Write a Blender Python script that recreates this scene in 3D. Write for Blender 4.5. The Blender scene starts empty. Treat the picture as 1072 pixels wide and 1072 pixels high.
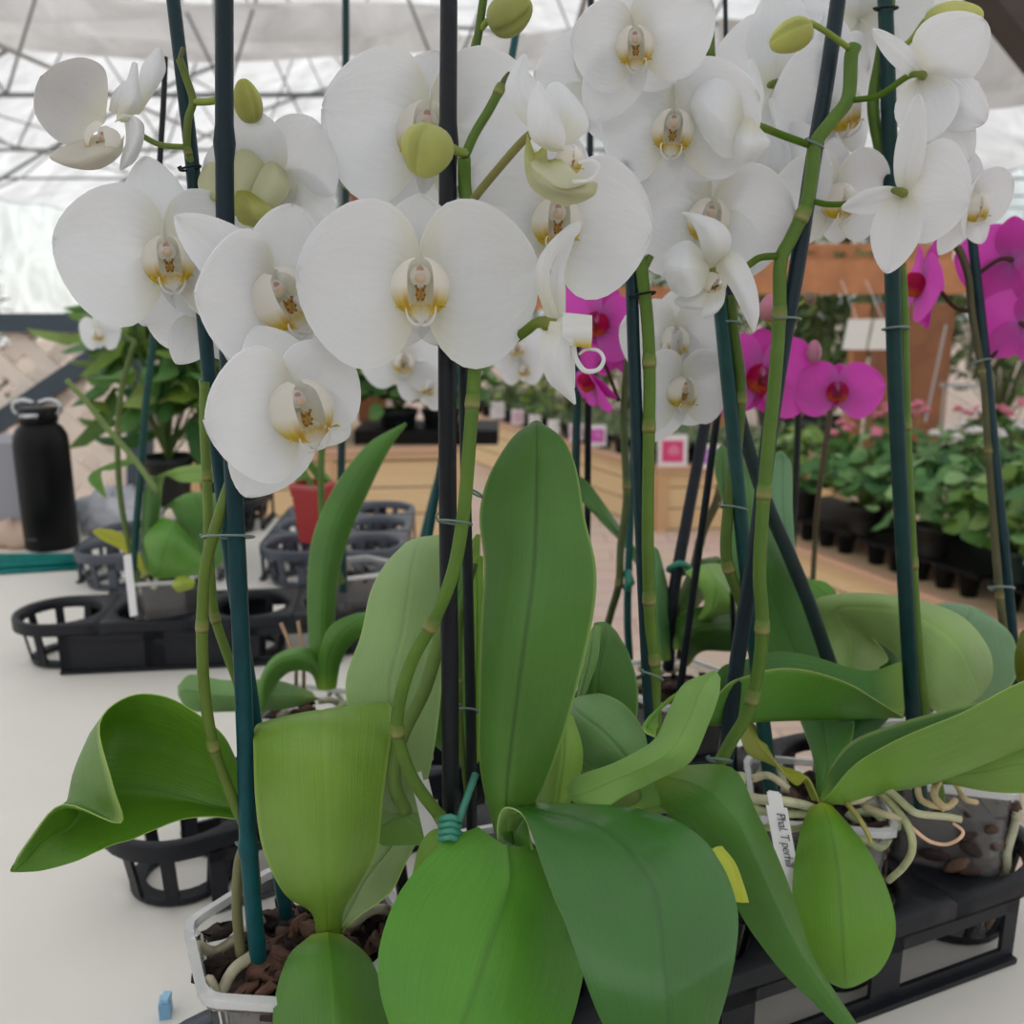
EXPO = 0.47
SUN = 1.9
import bpy, math, random
from math import pi, sin, cos, tan, radians as RD
from mathutils import Vector as V, Matrix
C = bpy.context.scene.collection
sc = bpy.context.scene
F = 1030.0; PITCH = RD(13.9); TZ = 0.85; EYE = V((0, 0, TZ + 0.464))
RT = V((1, 0, 0)); FW = V((0, cos(PITCH), -sin(PITCH))); UP = V((0, sin(PITCH), cos(PITCH)))
def ray(px, py): return FW + RT * ((px - 536) / F) + UP * ((536 - py) / F)
def P(px, py, d): return EYE + ray(px, py) * d
def T(px, py, z):
    r = ray(px, py); return EYE + r * ((z - EYE.z) / r.z)
def srgb(r, g, b, a=1):
    f = lambda c: (c / 255 / 12.92) if c / 255 <= .04045 else ((c / 255 + .055) / 1.055) ** 2.4
    return (f(r), f(g), f(b), a)
def mixc(a, b, t): return tuple(a[i] * (1 - t) + b[i] * t for i in range(4))
# ---------------------------------------------------------------- materials
MATS = {}
def mat_new(name):
    m = bpy.data.materials.new(name); m.use_nodes = True
    nt = m.node_tree; nt.nodes.clear()
    out = nt.nodes.new('ShaderNodeOutputMaterial')
    MATS[name] = m
    return m, nt, out
def N(nt, t, **kw):
    n = nt.nodes.new(t)
    for k, v in kw.items():
        if k.startswith('i_'): n.inputs[k[2:].replace('_', ' ')].default_value = v
        else: setattr(n, k, v)
    return n
def plain(name, col, rough=.5, metal=0, noise=0, nscale=30, spec=.5, bump=0, bscale=200, trans=0, attr=False, coat=0):
    m, nt, out = mat_new(name); L = nt.links.new
    b = N(nt, 'ShaderNodeBsdfPrincipled'); b.inputs['Roughness'].default_value = rough; b.inputs['Metallic'].default_value = metal
    b.inputs['Specular IOR Level'].default_value = spec; b.inputs['Coat Weight'].default_value = coat
    tc = N(nt, 'ShaderNodeTexCoord')
    if attr:
        a = N(nt, 'ShaderNodeAttribute', attribute_name='Col'); src = a.outputs['Color']
    else:
        a = N(nt, 'ShaderNodeRGB'); a.outputs[0].default_value = col; src = a.outputs[0]
    if noise:
        n = N(nt, 'ShaderNodeTexNoise'); n.inputs['Scale'].default_value = nscale; n.inputs['Detail'].default_value = 4
        L(tc.outputs['Object'], n.inputs['Vector'])
        mr = N(nt, 'ShaderNodeMapRange'); mr.inputs[1].default_value = .3; mr.inputs[2].default_value = .7; mr.inputs[3].default_value = 1 - noise; mr.inputs[4].default_value = 1 + noise
        L(n.outputs['Fac'], mr.inputs[0])
        mx = N(nt, 'ShaderNodeVectorMath', operation='SCALE'); L(src, mx.inputs[0]); L(mr.outputs[0], mx.inputs['Scale']); src = mx.outputs[0]
    L(src, b.inputs['Base Color'])
    if bump:
        n2 = N(nt, 'ShaderNodeTexNoise'); n2.inputs['Scale'].default_value = bscale; L(tc.outputs['Object'], n2.inputs['Vector'])
        bp = N(nt, 'ShaderNodeBump'); bp.inputs['Strength'].default_value = bump; bp.inputs['Distance'].default_value = .002
        L(n2.outputs['Fac'], bp.inputs['Height']); L(bp.outputs[0], b.inputs['Normal'])
    if trans:
        t = N(nt, 'ShaderNodeBsdfTranslucent'); L(src, t.inputs['Color'])
        ms = N(nt, 'ShaderNodeMixShader'); ms.inputs[0].default_value = trans
        L(b.outputs[0], ms.inputs[1]); L(t.outputs[0], ms.inputs[2]); L(ms.outputs[0], out.inputs[0])
    else: L(b.outputs[0], out.inputs[0])
    return m
def veined(name, rough, spec, trans, su, sv, bstr, fine, bdist=.001, tcol=(1, 1, 1, 1), sheen=0):
    """tissue of petals and leaves: colour from the point colour, ribs along the blade from its own coordinates"""
    m, nt, out = mat_new(name); L = nt.links.new
    a = N(nt, 'ShaderNodeAttribute', attribute_name='Col'); uv = N(nt, 'ShaderNodeAttribute', attribute_name='guv'); tc = N(nt, 'ShaderNodeTexCoord')
    mp = N(nt, 'ShaderNodeMapping'); mp.inputs['Scale'].default_value = (su, sv, 1); L(uv.outputs['Vector'], mp.inputs['Vector'])
    n = N(nt, 'ShaderNodeTexNoise'); n.inputs['Scale'].default_value = 1; n.inputs['Detail'].default_value = 3; L(mp.outputs[0], n.inputs['Vector'])
    n2 = N(nt, 'ShaderNodeTexNoise'); n2.inputs['Scale'].default_value = fine; n2.inputs['Detail'].default_value = 2; L(tc.outputs['Object'], n2.inputs['Vector'])
    n3 = N(nt, 'ShaderNodeTexNoise'); n3.inputs['Scale'].default_value = 22; n3.inputs['Detail'].default_value = 2; L(tc.outputs['Object'], n3.inputs['Vector'])
    ad = N(nt, 'ShaderNodeMath', operation='ADD'); L(n.outputs['Fac'], ad.inputs[0])
    mu = N(nt, 'ShaderNodeMath', operation='MULTIPLY'); mu.inputs[1].default_value = .5; L(n2.outputs['Fac'], mu.inputs[0]); L(mu.outputs[0], ad.inputs[1])
    bp = N(nt, 'ShaderNodeBump'); bp.inputs['Strength'].default_value = bstr; bp.inputs['Distance'].default_value = bdist
    L(ad.outputs[0], bp.inputs['Height'])
    mr = N(nt, 'ShaderNodeMapRange'); mr.inputs[1].default_value = .3; mr.inputs[2].default_value = .7; mr.inputs[3].default_value = .88; mr.inputs[4].default_value = 1.1
    L(n3.outputs['Fac'], mr.inputs[0])
    mr2 = N(nt, 'ShaderNodeMapRange'); mr2.inputs[1].default_value = .3; mr2.inputs[2].default_value = .7; mr2.inputs[3].default_value = .985 if name in ('petal', 'lip') else .93; mr2.inputs[4].default_value = 1.01 if name in ('petal', 'lip') else 1.06
    L(n.outputs['Fac'], mr2.inputs[0])
    mm = N(nt, 'ShaderNodeMath', operation='MULTIPLY'); L(mr.outputs[0], mm.inputs[0]); L(mr2.outputs[0], mm.inputs[1])
    s = N(nt, 'ShaderNodeVectorMath', operation='SCALE'); L(a.outputs['Color'], s.inputs[0])
    if name in ('petal', 'lip'): L(mr2.outputs[0], s.inputs['Scale'])
    else: L(mm.outputs[0], s.inputs['Scale'])
    b = N(nt, 'ShaderNodeBsdfPrincipled'); b.inputs['Roughness'].default_value = rough; b.inputs['Specular IOR Level'].default_value = spec
    b.inputs['Sheen Weight'].default_value = sheen
    if 'leaf' in name:
        b.inputs['Coat Weight'].default_value = .45 if 'gloss' in name else .15; b.inputs['Coat Roughness'].default_value = .16 if 'gloss' in name else .28
    L(s.outputs[0], b.inputs['Base Color']); L(bp.outputs[0], b.inputs['Normal'])
    t = N(nt, 'ShaderNodeBsdfTranslucent'); L(bp.outputs[0], t.inputs['Normal'])
    tm = N(nt, 'ShaderNodeMixRGB', blend_type='MULTIPLY'); tm.inputs[0].default_value = 1; tm.inputs[2].default_value = tcol
    L(s.outputs[0], tm.inputs[1]); L(tm.outputs[0], t.inputs['Color'])
    ms = N(nt, 'ShaderNodeMixShader'); ms.inputs[0].default_value = trans
    L(b.outputs[0], ms.inputs[1]); L(t.outputs[0], ms.inputs[2]); L(ms.outputs[0], out.inputs[0])
    return m
veined('petal', .6, .2, .60, 3, 13, .42, 260, .0007, (1, .985, .95, 1))
veined('lip', .5, .3, .68, 4, 22, .04, 500, .0004, (1, .98, .92, 1))
veined('leaf', .45, .40, .16, 3, 45, .42, 520, .0009, (1.0, 1.0, .35, 1))
veined('leaf_gloss', .35, .5, .10, 3, 45, .32, 620, .0009, (1.0, 1.0, .35, 1))
plain('stem', (1, 1, 1, 1), .5, spec=.25, attr=True, noise=.12, nscale=60, trans=.03)
plain('stake', (1, 1, 1, 1), .45, spec=.22, attr=True, noise=.15, nscale=80, bump=.15, bscale=400)
plain('clip', srgb(100, 120, 112), .35)
plain('bark', (1, 1, 1, 1), .85, attr=True, noise=.35, nscale=120, bump=.6, bscale=260)
plain('root', (1, 1, 1, 1), .6, attr=True, noise=.18, nscale=150, bump=.3, bscale=300)
plain('tray_plastic', srgb(27, 29, 35), .45, noise=.1, nscale=25, spec=.3, bump=.08, bscale=500)
plain('tray_grey', srgb(70, 75, 86), .36, noise=.08, nscale=25)
plain('black_plastic', srgb(16, 17, 19), .5, spec=.2, noise=.1)
plain('attr', (1, 1, 1, 1), .55, attr=True)
plain('attr_soft', (1, 1, 1, 1), .6, attr=True, trans=.25, noise=.15, nscale=40)
plain('tag_white', srgb(232, 232, 234), .4)
plain('ink', srgb(40, 40, 60), .6)
plain('lid_metal', srgb(190, 192, 196), .25, metal=1)
plain('bottle_black', srgb(9, 10, 12), .42, spec=.2, noise=.1, nscale=60)
def clear_plastic(name, tint, milk, rough=.12):
    m, nt, out = mat_new(name); L = nt.links.new
    tr = N(nt, 'ShaderNodeBsdfTransparent'); tr.inputs[0].default_value = tint
    b = N(nt, 'ShaderNodeBsdfPrincipled'); b.inputs['Base Color'].default_value = (.85, .87, .88, 1); b.inputs['Roughness'].default_value = rough
    g = N(nt, 'ShaderNodeBsdfGlossy'); g.inputs['Roughness'].default_value = rough
    b.inputs['Base Color'].default_value = (.97, .97, .98, 1); b.inputs['Specular IOR Level'].default_value = .2
    fr = N(nt, 'ShaderNodeFresnel'); fr.inputs[0].default_value = 1.25
    m1 = N(nt, 'ShaderNodeMixShader'); m1.inputs[0].default_value = milk; L(tr.outputs[0], m1.inputs[1]); L(b.outputs[0], m1.inputs[2])
    m2 = N(nt, 'ShaderNodeMixShader'); L(fr.outputs[0], m2.inputs[0]); L(m1.outputs[0], m2.inputs[1]); L(g.outputs[0], m2.inputs[2])
    L(m2.outputs[0], out.inputs[0]); return m
clear_plastic('clear_pot', (.97, .975, .975, 1), .07)
clear_plastic('clear_rim', (.99, .99, .99, 1), .50)
# ---------------------------------------------------------------- geometry
class G:
    def __init__(s): s.v = []; s.f = []; s.c = []; s.u = []; s.m = []; s.mi = 0
    def add(s, vs, fs, col, uv=None):
        o = len(s.v); s.v += [V(p) for p in vs]
        s.c += list(col) if isinstance(col, list) else [col] * len(vs)
        s.u += uv if uv else [(0, 0)] * len(vs)
        for f in fs: s.f.append(tuple(i + o for i in f)); s.m.append(s.mi)
    def grid(s, rows, col, uv=None, closed=False):
        n = len(rows); k = len(rows[0]); vs = [p for r in rows for p in r]
        fs = []
        for i in range(n - 1):
            for j in range(k if closed else k - 1):
                a = i * k + j; b = i * k + (j + 1) % k
                fs.append((a, b, b + k, a + k))
        s.add(vs, fs, col, uv)
    def tube(s, pts, rad, col, n=10, cap=True, flat=1.0):
        pts = [V(p) for p in pts]
        m = len(pts); rad = rad if isinstance(rad, (list, tuple)) else [rad] * m
        cols = col if isinstance(col, list) else [col] * m
        t0 = (pts[1] - pts[0]).normalized(); nx = t0.orthogonal().normalized()
        rows = []; cc = []; uv = []
        for i, p in enumerate(pts):
            t = (pts[min(i + 1, m - 1)] - pts[max(i - 1, 0)]).normalized()
            nx = (nx - t * nx.dot(t)).normalized(); ny = t.cross(nx)
            rows.append([p + (nx * cos(2 * pi * k / n) + ny * sin(2 * pi * k / n) * flat) * rad[i] for k in range(n)])
            cc += [cols[i]] * n; uv += [(i / m, k / n) for k in range(n)]
        o = len(s.v); s.grid(rows, cc, uv, True)
        if cap:
            for r, fl in ((0, True), (m - 1, False)):
                idx = [o + r * n + k for k in range(n)]
                s.f.append(tuple(reversed(idx)) if fl else tuple(idx)); s.m.append(s.mi)
    def box(s, a, ex, ey, ez, col):
        """box from corner a spanned by three edge vectors"""
        a = V(a); ex = V(ex); ey = V(ey); ez = V(ez)
        vs = [a + ex * i + ey * j + ez * k for k in (0, 1) for j in (0, 1) for i in (0, 1)]
        s.add(vs, [(0, 2, 3, 1), (4, 5, 7, 6), (0, 1, 5, 4), (2, 6, 7, 3), (0, 4, 6, 2), (1, 3, 7, 5)], col)
    def cbox(s, c, sx, sy, sz, col, M=None):
        c = V(c); M = M or Matrix.Identity(3)
        ex, ey, ez = M @ V((sx, 0, 0)), M @ V((0, sy, 0)), M @ V((0, 0, sz))
        s.box(c - (ex + ey + ez) * .5, ex, ey, ez, col)
    def ell(s, c, rx, ry, rz, col, M=None, nu=12, nv=8, ridge=0, nr=3):
        c = V(c); M = M or Matrix.Identity(3); rows = []
        for i in range(nv + 1):
            th = pi * i / nv
            row = []
            for j in range(nu):
                ph = 2 * pi * j / nu; k = 1 + ridge * cos(nr * ph)
                row.append(c + M @ V((rx * max(sin(th), .02) * cos(ph) * k, ry * max(sin(th), .02) * sin(ph) * k, rz * cos(th))))
            rows.append(row)
        s.grid(rows, col if not isinstance(col, list) else [col[i] for i in range(nv + 1) for _ in range(nu)], None, True)
    def lathe(s, c, prof, col, n=24, M=None):
        c = V(c); M = M or Matrix.Identity(3)
        rows = [[c + M @ V((r * cos(2 * pi * k / n), r * sin(2 * pi * k / n), z)) for k in range(n)] for r, z in prof]
        s.grid(rows, col, None, True)
def build(name, g, mats, parent=None, smooth=True, loc=None):
    me = bpy.data.meshes.new(name)
    off = V(parent['_o']) if parent else (V(loc) if loc is not None else V((0, 0, 0)))
    me.from_pydata([tuple(p - off) for p in g.v], [], g.f)
    a = me.attributes.new('Col', 'FLOAT_COLOR', 'POINT'); a.data.foreach_set('color', [x for c in g.c for x in c])
    u = me.attributes.new('guv', 'FLOAT_VECTOR', 'POINT'); u.data.foreach_set('vector', [x for c in g.u for x in (c[0], c[1], 0)])
    for m in (mats if isinstance(mats, (list, tuple)) else [mats]): me.materials.append(MATS[m])
    me.polygons.foreach_set('material_index', g.m)
    me.polygons.foreach_set('use_smooth', [smooth] * len(g.f))
    me.update()
    o = bpy.data.objects.new(name, me); C.objects.link(o)
    if parent: o.parent = parent
    else: o.location = off
    o['_o'] = tuple(off)
    return o
def thing(name, label, cat, loc=(0, 0, 0), group=None):
    o = bpy.data.objects.new(name, None); C.objects.link(o); o.location = loc; o['_o'] = tuple(loc); o.empty_display_size = .02
    o['label'] = label; o['category'] = cat
    if group: o['group'] = group
    return o
def tag(o, label, cat, group=None):
    o['label'] = label; o['category'] = cat
    if group: o['group'] = group
    return o
def struct(o): o['kind'] = 'structure'; return o
def copy_tree(o, delta, parent=None):
    c = o.copy(); C.objects.link(c)
    if parent: c.parent = parent
    else: c.location = o.location + V(delta)
    for ch in list(o.children): copy_tree(ch, delta, c)
    return c
def cr(p0, p1, p2, p3, t):
    return .5 * ((2 * p1) + (-p0 + p2) * t + (2 * p0 - 5 * p1 + 4 * p2 - p3) * t * t + (-p0 + 3 * p1 - 3 * p2 + p3) * t ** 3)
def spl(pts, t):
    """Catmull-Rom through pts at parameter t in 0..len-1, ends extrapolated"""
    n = len(pts); i = min(int(t), n - 2); f = t - i
    g = lambda k: pts[k] if 0 <= k < n else (pts[0] * 2 - pts[1] if k < 0 else pts[-1] * 2 - pts[-2])
    return cr(g(i - 1), g(i), g(i + 1), g(i + 2), f)
def smooth_path(pts, m=6):
    pts = [V(p) for p in pts]; n = len(pts)
    return [spl(pts, i / m) for i in range((n - 1) * m + 1)]
SS = [-1, -.985, -.93, -.82, -.66, -.48, -.3, -.15, -.06, -.02, 0, .02, .06, .15, .3, .48, .66, .82, .93, .985, 1]
def sheet(g, rows3, colf, thick, ss=SS, m=6, groove=.0006, undercol=None, rim=None):
    """rows3: rows of k world points; a closed thin blade through them.  colf(t,s)->colour"""
    n = len(rows3); k = len(rows3[0]); NU = (n - 1) * m + 1
    grid = []
    for i in range(NU):
        t = i / m
        r = [spl([rows3[a][b] for a in range(n)], t) for b in range(k)]
        grid.append([spl(r, (s + 1) / 2 * (k - 1)) for s in ss])
    ns = len(ss); nor = []
    for i in range(NU):
        row = []
        for j in range(ns):
            du = grid[min(i + 1, NU - 1)][j] - grid[max(i - 1, 0)][j]
            dv = grid[i][min(j + 1, ns - 1)] - grid[i][max(j - 1, 0)]
            c = dv.cross(du)
            row.append(c.normalized() if c.length > 1e-12 else (row[-1] if row else V((0, 0, 1))))
        nor.append(row)
    for j in range(ns):
        nor[-1][j] = nor[-2][j]
    top = []; bot = []; ct = []; cb = []; uv = []
    for i in range(NU):
        u = i / (NU - 1)
        th = thick * (1 if u < .97 else .5)
        a = []; b = []
        for j, s in enumerate(ss):
            gr = groove * math.exp(-(s / .05) ** 2) * (1 - u ** 4)
            e = (1 - abs(s) ** 8) * .7 + .3
            a.append(grid[i][j] + nor[i][j] * (th * .5 * e - gr)); b.append(grid[i][j] - nor[i][j] * (th * .5 * e + gr * .6))
            c = colf(u, s)
            if rim and (abs(s) > .984): c = mixc(c, rim, .6)
            ct.append(c); cb.append(undercol(u, s) if undercol else c); uv.append((u, s))
        top.append(a); bot.append(b)
    g.grid(top, ct, uv)
    g.grid([list(reversed(r)) for r in bot], [cb[i * ns + (ns - 1 - j)] for i in range(NU) for j in range(ns)], [uv[i * ns + (ns - 1 - j)] for i in range(NU) for j in range(ns)])
    # rims
    for j in (0, ns - 1):
        ra = [[top[i][j], bot[i][j]] for i in range(NU)]
        if j == 0: ra = [list(reversed(r)) for r in ra]
        c = rim or ct[j]
        g.grid(ra, c)
GREEN = {'mid': srgb(92, 148, 52), 'deep': srgb(58, 112, 36), 'bright': srgb(122, 166, 42), 'pale': srgb(150, 182, 112), 'olive': srgb(112, 122, 28), 'blue': srgb(110, 152, 104), 'yellow': srgb(178, 184, 60), 'gloss': srgb(48, 108, 34), 'lime': srgb(150, 178, 60)}
def leaf(parent, rows, c, under=None, thick=.0018, m=5, name='leaf', cb=None, groove=.0006, midc=.82, mat='leaf'):
    """rows of k (px,py,d) triples, base to tip"""
    R = [[P(*r[i:i + 3]) for i in range(0, len(r), 3)] for r in rows]
    c0 = GREEN[c] if isinstance(c, str) else c
    u0 = GREEN[under] if isinstance(under, str) else (under or mixc(c0, GREEN['pale'], .45))
    R0 = sum(((R[i][-1] - R[i][0]).cross(R[i + 1][len(R[0]) // 2] - R[i][len(R[0]) // 2])).dot(EYE - R[i][0]) for i in range(len(R) - 1))
    b0 = GREEN[cb] if isinstance(cb, str) else (cb or mixc(c0, GREEN['lime'], .5))
    def cf(base):
        def f(u, s):
            k = max(0, 1 - u * 7)
            q = mixc(base, b0, k)
            w = math.exp(-(s / .028) ** 2)
            return tuple(x * (1 - (1 - midc) * w) for x in q[:3]) + (1,)
        return f
    ca, cb_ = (c0, u0) if R0 >= 0 else (u0, c0)
    g = G(); sheet(g, R, cf(ca), thick, m=m, undercol=cf(cb_), rim=mixc(c0, srgb(190, 210, 120), .55), groove=groove)
    return build(name, g, mat, parent)
# ---------------------------------------------------------------- camera, view, light
cam = bpy.data.cameras.new('camera'); camo = bpy.data.objects.new('camera', cam); C.objects.link(camo)
camo.location = EYE; camo.rotation_euler = (pi / 2 - PITCH, 0, 0)
cam.sensor_width = 36; cam.lens = F / 1072 * 36; cam.clip_start = .02; cam.clip_end = 200
cam.dof.use_dof = True; cam.dof.focus_distance = .44; cam.dof.aperture_fstop = 12.5
sc.camera = camo
sc.view_settings.view_transform = 'Standard'; sc.view_settings.look = 'None'; sc.view_settings.gamma = 1; sc.view_settings.exposure = EXPO
sc.cycles.use_denoising = True
sc.cycles.max_bounces = 10; sc.cycles.diffuse_bounces = 5; sc.cycles.transmission_bounces = 6; sc.cycles.transparent_max_bounces = 16; sc.cycles.glossy_bounces = 3
sc.cycles.sample_clamp_indirect = 8
w = bpy.data.worlds.new('overcast'); sc.world = w; w.use_nodes = True
bg = w.node_tree.nodes['Background']; bg.inputs[0].default_value = (.965, .98, 1.0, 1); bg.inputs[1].default_value = 1.0
sun = bpy.data.lights.new('sun', 'SUN'); sun.energy = SUN; sun.angle = RD(12); sun.color = (1, .97, .92)
so = bpy.data.objects.new('sun', sun); C.objects.link(so); so.rotation_euler = (RD(-32), RD(-18), 0)
# ---------------------------------------------------------------- greenhouse shell
def film(name, col, tr, bump):
    m, nt, out = mat_new(name); L = nt.links.new
    tc = N(nt, 'ShaderNodeTexCoord'); n = N(nt, 'ShaderNodeTexNoise'); n.inputs['Scale'].default_value = 1.2; n.inputs['Detail'].default_value = 6; n.inputs['Distortion'].default_value = 1.5
    L(tc.outputs['Object'], n.inputs['Vector'])
    cr_ = N(nt, 'ShaderNodeMapRange'); cr_.inputs[1].default_value = .3; cr_.inputs[2].default_value = .7; cr_.inputs[3].default_value = .66; cr_.inputs[4].default_value = 1.0
    L(n.outputs['Fac'], cr_.inputs[0])
    s = N(nt, 'ShaderNodeVectorMath', operation='SCALE'); s.inputs[0].default_value = col[:3]; L(cr_.outputs[0], s.inputs['Scale'])
    d = N(nt, 'ShaderNodeBsdfDiffuse'); t = N(nt, 'ShaderNodeBsdfTranslucent'); L(s.outputs[0], d.inputs[0]); L(s.outputs[0], t.inputs[0])
    bp = N(nt, 'ShaderNodeBump'); bp.inputs['Strength'].default_value = bump; bp.inputs['Distance'].default_value = .1; L(n.outputs['Fac'], bp.inputs['Height']); L(bp.outputs[0], d.inputs['Normal']); L(bp.outputs[0], t.inputs['Normal'])
    ms = N(nt, 'ShaderNodeMixShader'); ms.inputs[0].default_value = tr; L(d.outputs[0], ms.inputs[1]); L(t.outputs[0], ms.inputs[2]); L(ms.outputs[0], out.inputs[0])
film('roof_film', (.68, .69, .70, 1), .68, .9)
film('shade_cloth', (.96, .96, .955, 1), .72, .8)
film('wall_glazing', (.86, .95, .95, 1), .7, .1)
plain('steel', srgb(120, 126, 128), .5, metal=.2)
plain('steel_pale', srgb(170, 172, 172), .5, metal=.2)
plain('wood_dark', srgb(70, 62, 58), .8, noise=.3, nscale=6)
plain('wood_orange', srgb(196, 134, 92), .65, noise=.18, nscale=8)
plain('wood_brown', srgb(140, 92, 62), .65, noise=.18, nscale=8)
plain('frame_blue', srgb(62, 76, 88), .6, noise=.06)
plain('lattice_paint', srgb(240, 228, 216), .7, noise=.05)
plain('paper', srgb(236, 236, 232), .6)
def floor_mat():
    m, nt, out = mat_new('floor_paving'); L = nt.links.new
    tc = N(nt, 'ShaderNodeTexCoord'); br = N(nt, 'ShaderNodeTexBrick'); br.inputs['Scale'].default_value = 1.6
    br.inputs['Color1'].default_value = srgb(232, 208, 192); br.inputs['Color2'].default_value = srgb(226, 202, 186); br.inputs['Mortar'].default_value = srgb(204, 180, 166); br.inputs['Mortar Size'].default_value = .01
    L(tc.outputs['Object'], br.inputs['Vector'])
    n = N(nt, 'ShaderNodeTexNoise'); n.inputs['Scale'].default_value = 2.5; n.inputs['Detail'].default_value = 6; L(tc.outputs['Object'], n.inputs['Vector'])
    mx = N(nt, 'ShaderNodeMixRGB', blend_type='MULTIPLY'); mx.inputs[0].default_value = .25; L(br.outputs[0], mx.inputs[1]); L(n.outputs['Color'], mx.inputs[2])
    b = N(nt, 'ShaderNodeBsdfPrincipled'); b.inputs['Roughness'].default_value = .7; L(mx.outputs[0], b.inputs['Base Color']); L(b.outputs[0], out.inputs[0])
floor_mat()
def plank_mat(name, c1, c2, scale, ax):
    m, nt, out = mat_new(name); L = nt.links.new
    tc = N(nt, 'ShaderNodeTexCoord'); sp = N(nt, 'ShaderNodeSeparateXYZ'); L(tc.outputs['Object'], sp.inputs[0])
    mu = N(nt, 'ShaderNodeMath', operation='MULTIPLY'); mu.inputs[1].default_value = scale; L(sp.outputs[ax], mu.inputs[0])
    fr = N(nt, 'ShaderNodeMath', operation='FRACT'); L(mu.outputs[0], fr.inputs[0])
    lt = N(nt, 'ShaderNodeMath', operation='LESS_THAN'); lt.inputs[1].default_value = .06; L(fr.outputs[0], lt.inputs[0])
    n = N(nt, 'ShaderNodeTexNoise'); n.inputs['Scale'].default_value = 3; n.inputs['Detail'].default_value = 6; mp = N(nt, 'ShaderNodeMapping'); mp.inputs['Scale'].default_value = (1, 1, 12); L(tc.outputs['Object'], mp.inputs[0]); L(mp.outputs[0], n.inputs['Vector'])
    r = N(nt, 'ShaderNodeMixRGB'); r.inputs[1].default_value = c1; r.inputs[2].default_value = c2; L(n.outputs['Fac'], r.inputs[0])
    q = N(nt, 'ShaderNodeMixRGB'); q.inputs[2].default_value = srgb(120, 96, 70); L(lt.outputs[0], q.inputs[0]); L(r.outputs[0], q.inputs[1])
    b = N(nt, 'ShaderNodeBsdfPrincipled'); b.inputs['Roughness'].default_value = .6; L(q.outputs[0], b.inputs['Base Color']); L(b.outputs[0], out.inputs[0])
plank_mat('pine_planks', srgb(240, 216, 172), srgb(226, 196, 150), 9, 'Z')
W1 = (1, 1, 1, 1)
g = G(); g.add([(-14, -6, 0), (16, -6, 0), (16, 34, 0), (-14, 34, 0)], [(0, 1, 2, 3)], W1); struct(build('floor', g, 'floor_paving'))
# roof film: two bays, folded and sagging a little between the bows
def roof(x0, z0, x1, z1):
    g = G(); rows = []
    for i in range(81):
        y = -6 + i * .5; row = []
        for j in range(13):
            s = j / 12; row.append((x0 + (x1 - x0) * s, y, z0 + (z1 - z0) * sin(s * pi / 2) - .05 * abs(sin(y * pi / 2.0)) + .02 * sin(7 * s + y * 3)))
        rows.append(row)
    g.grid(rows, W1); return g
g = roof(-9, 2.5, -1.5, 5.2); g2 = roof(6, 2.5, -1.5, 5.2); g.add(g2.v, g2.f, W1)
g3 = roof(6, 2.5, 13.5, 5.2); g.add(g3.v, g3.f, W1)
struct(build('ceiling', g, 'roof_film'))
g = G(); g.add([(-9, 26, 0), (14, 26, 0), (14, 26, 5.4), (-9, 26, 5.4)], [(0, 1, 2, 3)], W1); struct(build('wall_back', g, 'wall_glazing'))
g = G(); g.add([(-9, 0, 0), (-9, 26, 0), (-9, 26, 2.6), (-9, 0, 2.6)], [(0, 1, 2, 3)], W1); struct(build('wall_left', g, 'wall_glazing'))
g = G(); g.add([(-9, -4, 0), (14, -4, 0), (14, -4, 2.0), (-9, -4, 2.0)], [(0, 1, 2, 3)], W1); plain('added_wall_board', srgb(196, 193, 186), .7, noise=.1, nscale=3); struct(build('wall_front_added', g, 'added_wall_board'))  # unseen wall added behind the camera to cut frontal fill and darken reflections
g = G(); g.add([(13.5, -6, 0), (13.5, 34, 0), (13.5, 34, 2.6), (13.5, -6, 2.6)], [(0, 1, 2, 3)], W1); struct(build('wall_right', g, 'wall_glazing'))
# trusses
tn = 0
for y in (5.5, 9, 13, 17, 21):
    for x0 in (-9, -1.5, 6):
        if x0 == -1.5 and y < 5: continue
        tn += 1; g = G(); xa, xb = x0, x0 + 7.5
        zt = lambda x: 2.45 + 2.65 * (sin((x - xa) / 7.5 * pi / 2) if x0 == -9 or x0 == 6 else sin((xb - x) / 7.5 * pi / 2)) - .04
        xs = [xa + 7.5 * i / 8 for i in range(9)]
        g.tube([(x, y, zt(x)) for x in xs], .028, W1, 6)
        g.tube([(xa, y, 2.75), (xb, y, 2.75)], .02, W1, 6)
        for i in range(0, 8):
            a, b = xs[i], xs[i + 1]
            g.tube([(a, y, 2.75 if i % 2 else zt(a)), (b, y, zt(b) if i % 2 else 2.75)], .013, W1, 5)
        g.tube([(xb, y, 0), (xb, y, 2.75)], .03, W1, 6)
        struct(build('trim_%d' % tn, g, 'steel'))
for x, z in ((-7.2, 3.4), (-5, 4.2), (-3, 4.8), (-.2, 4.85), (1.8, 4.4), (3.8, 3.7), (8, 3.7), (-6, 2.75), (-3.4, 2.75), (.4, 2.75), (3.3, 2.75)):
    tn += 1; g = G(); g.tube([(x, 3, z), (x, 26, z)], .018, W1, 6); struct(build('trim_%d' % tn, g, 'steel_pale'))
# rails of the far wall
for z in (.4, 1.2, 2.0, 2.8):
    tn += 1; g = G(); g.cbox((2.5, 25.9, z), 23, .06, .05, W1); struct(build('trim_%d' % tn, g, 'steel_pale'))
for i in range(12):
    tn += 1; g = G(); g.cbox((-9 + i * 2, 25.9, 2.6), .06, .06, 5.2, W1); struct(build('trim_%d' % tn, g, 'steel_pale'))
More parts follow.
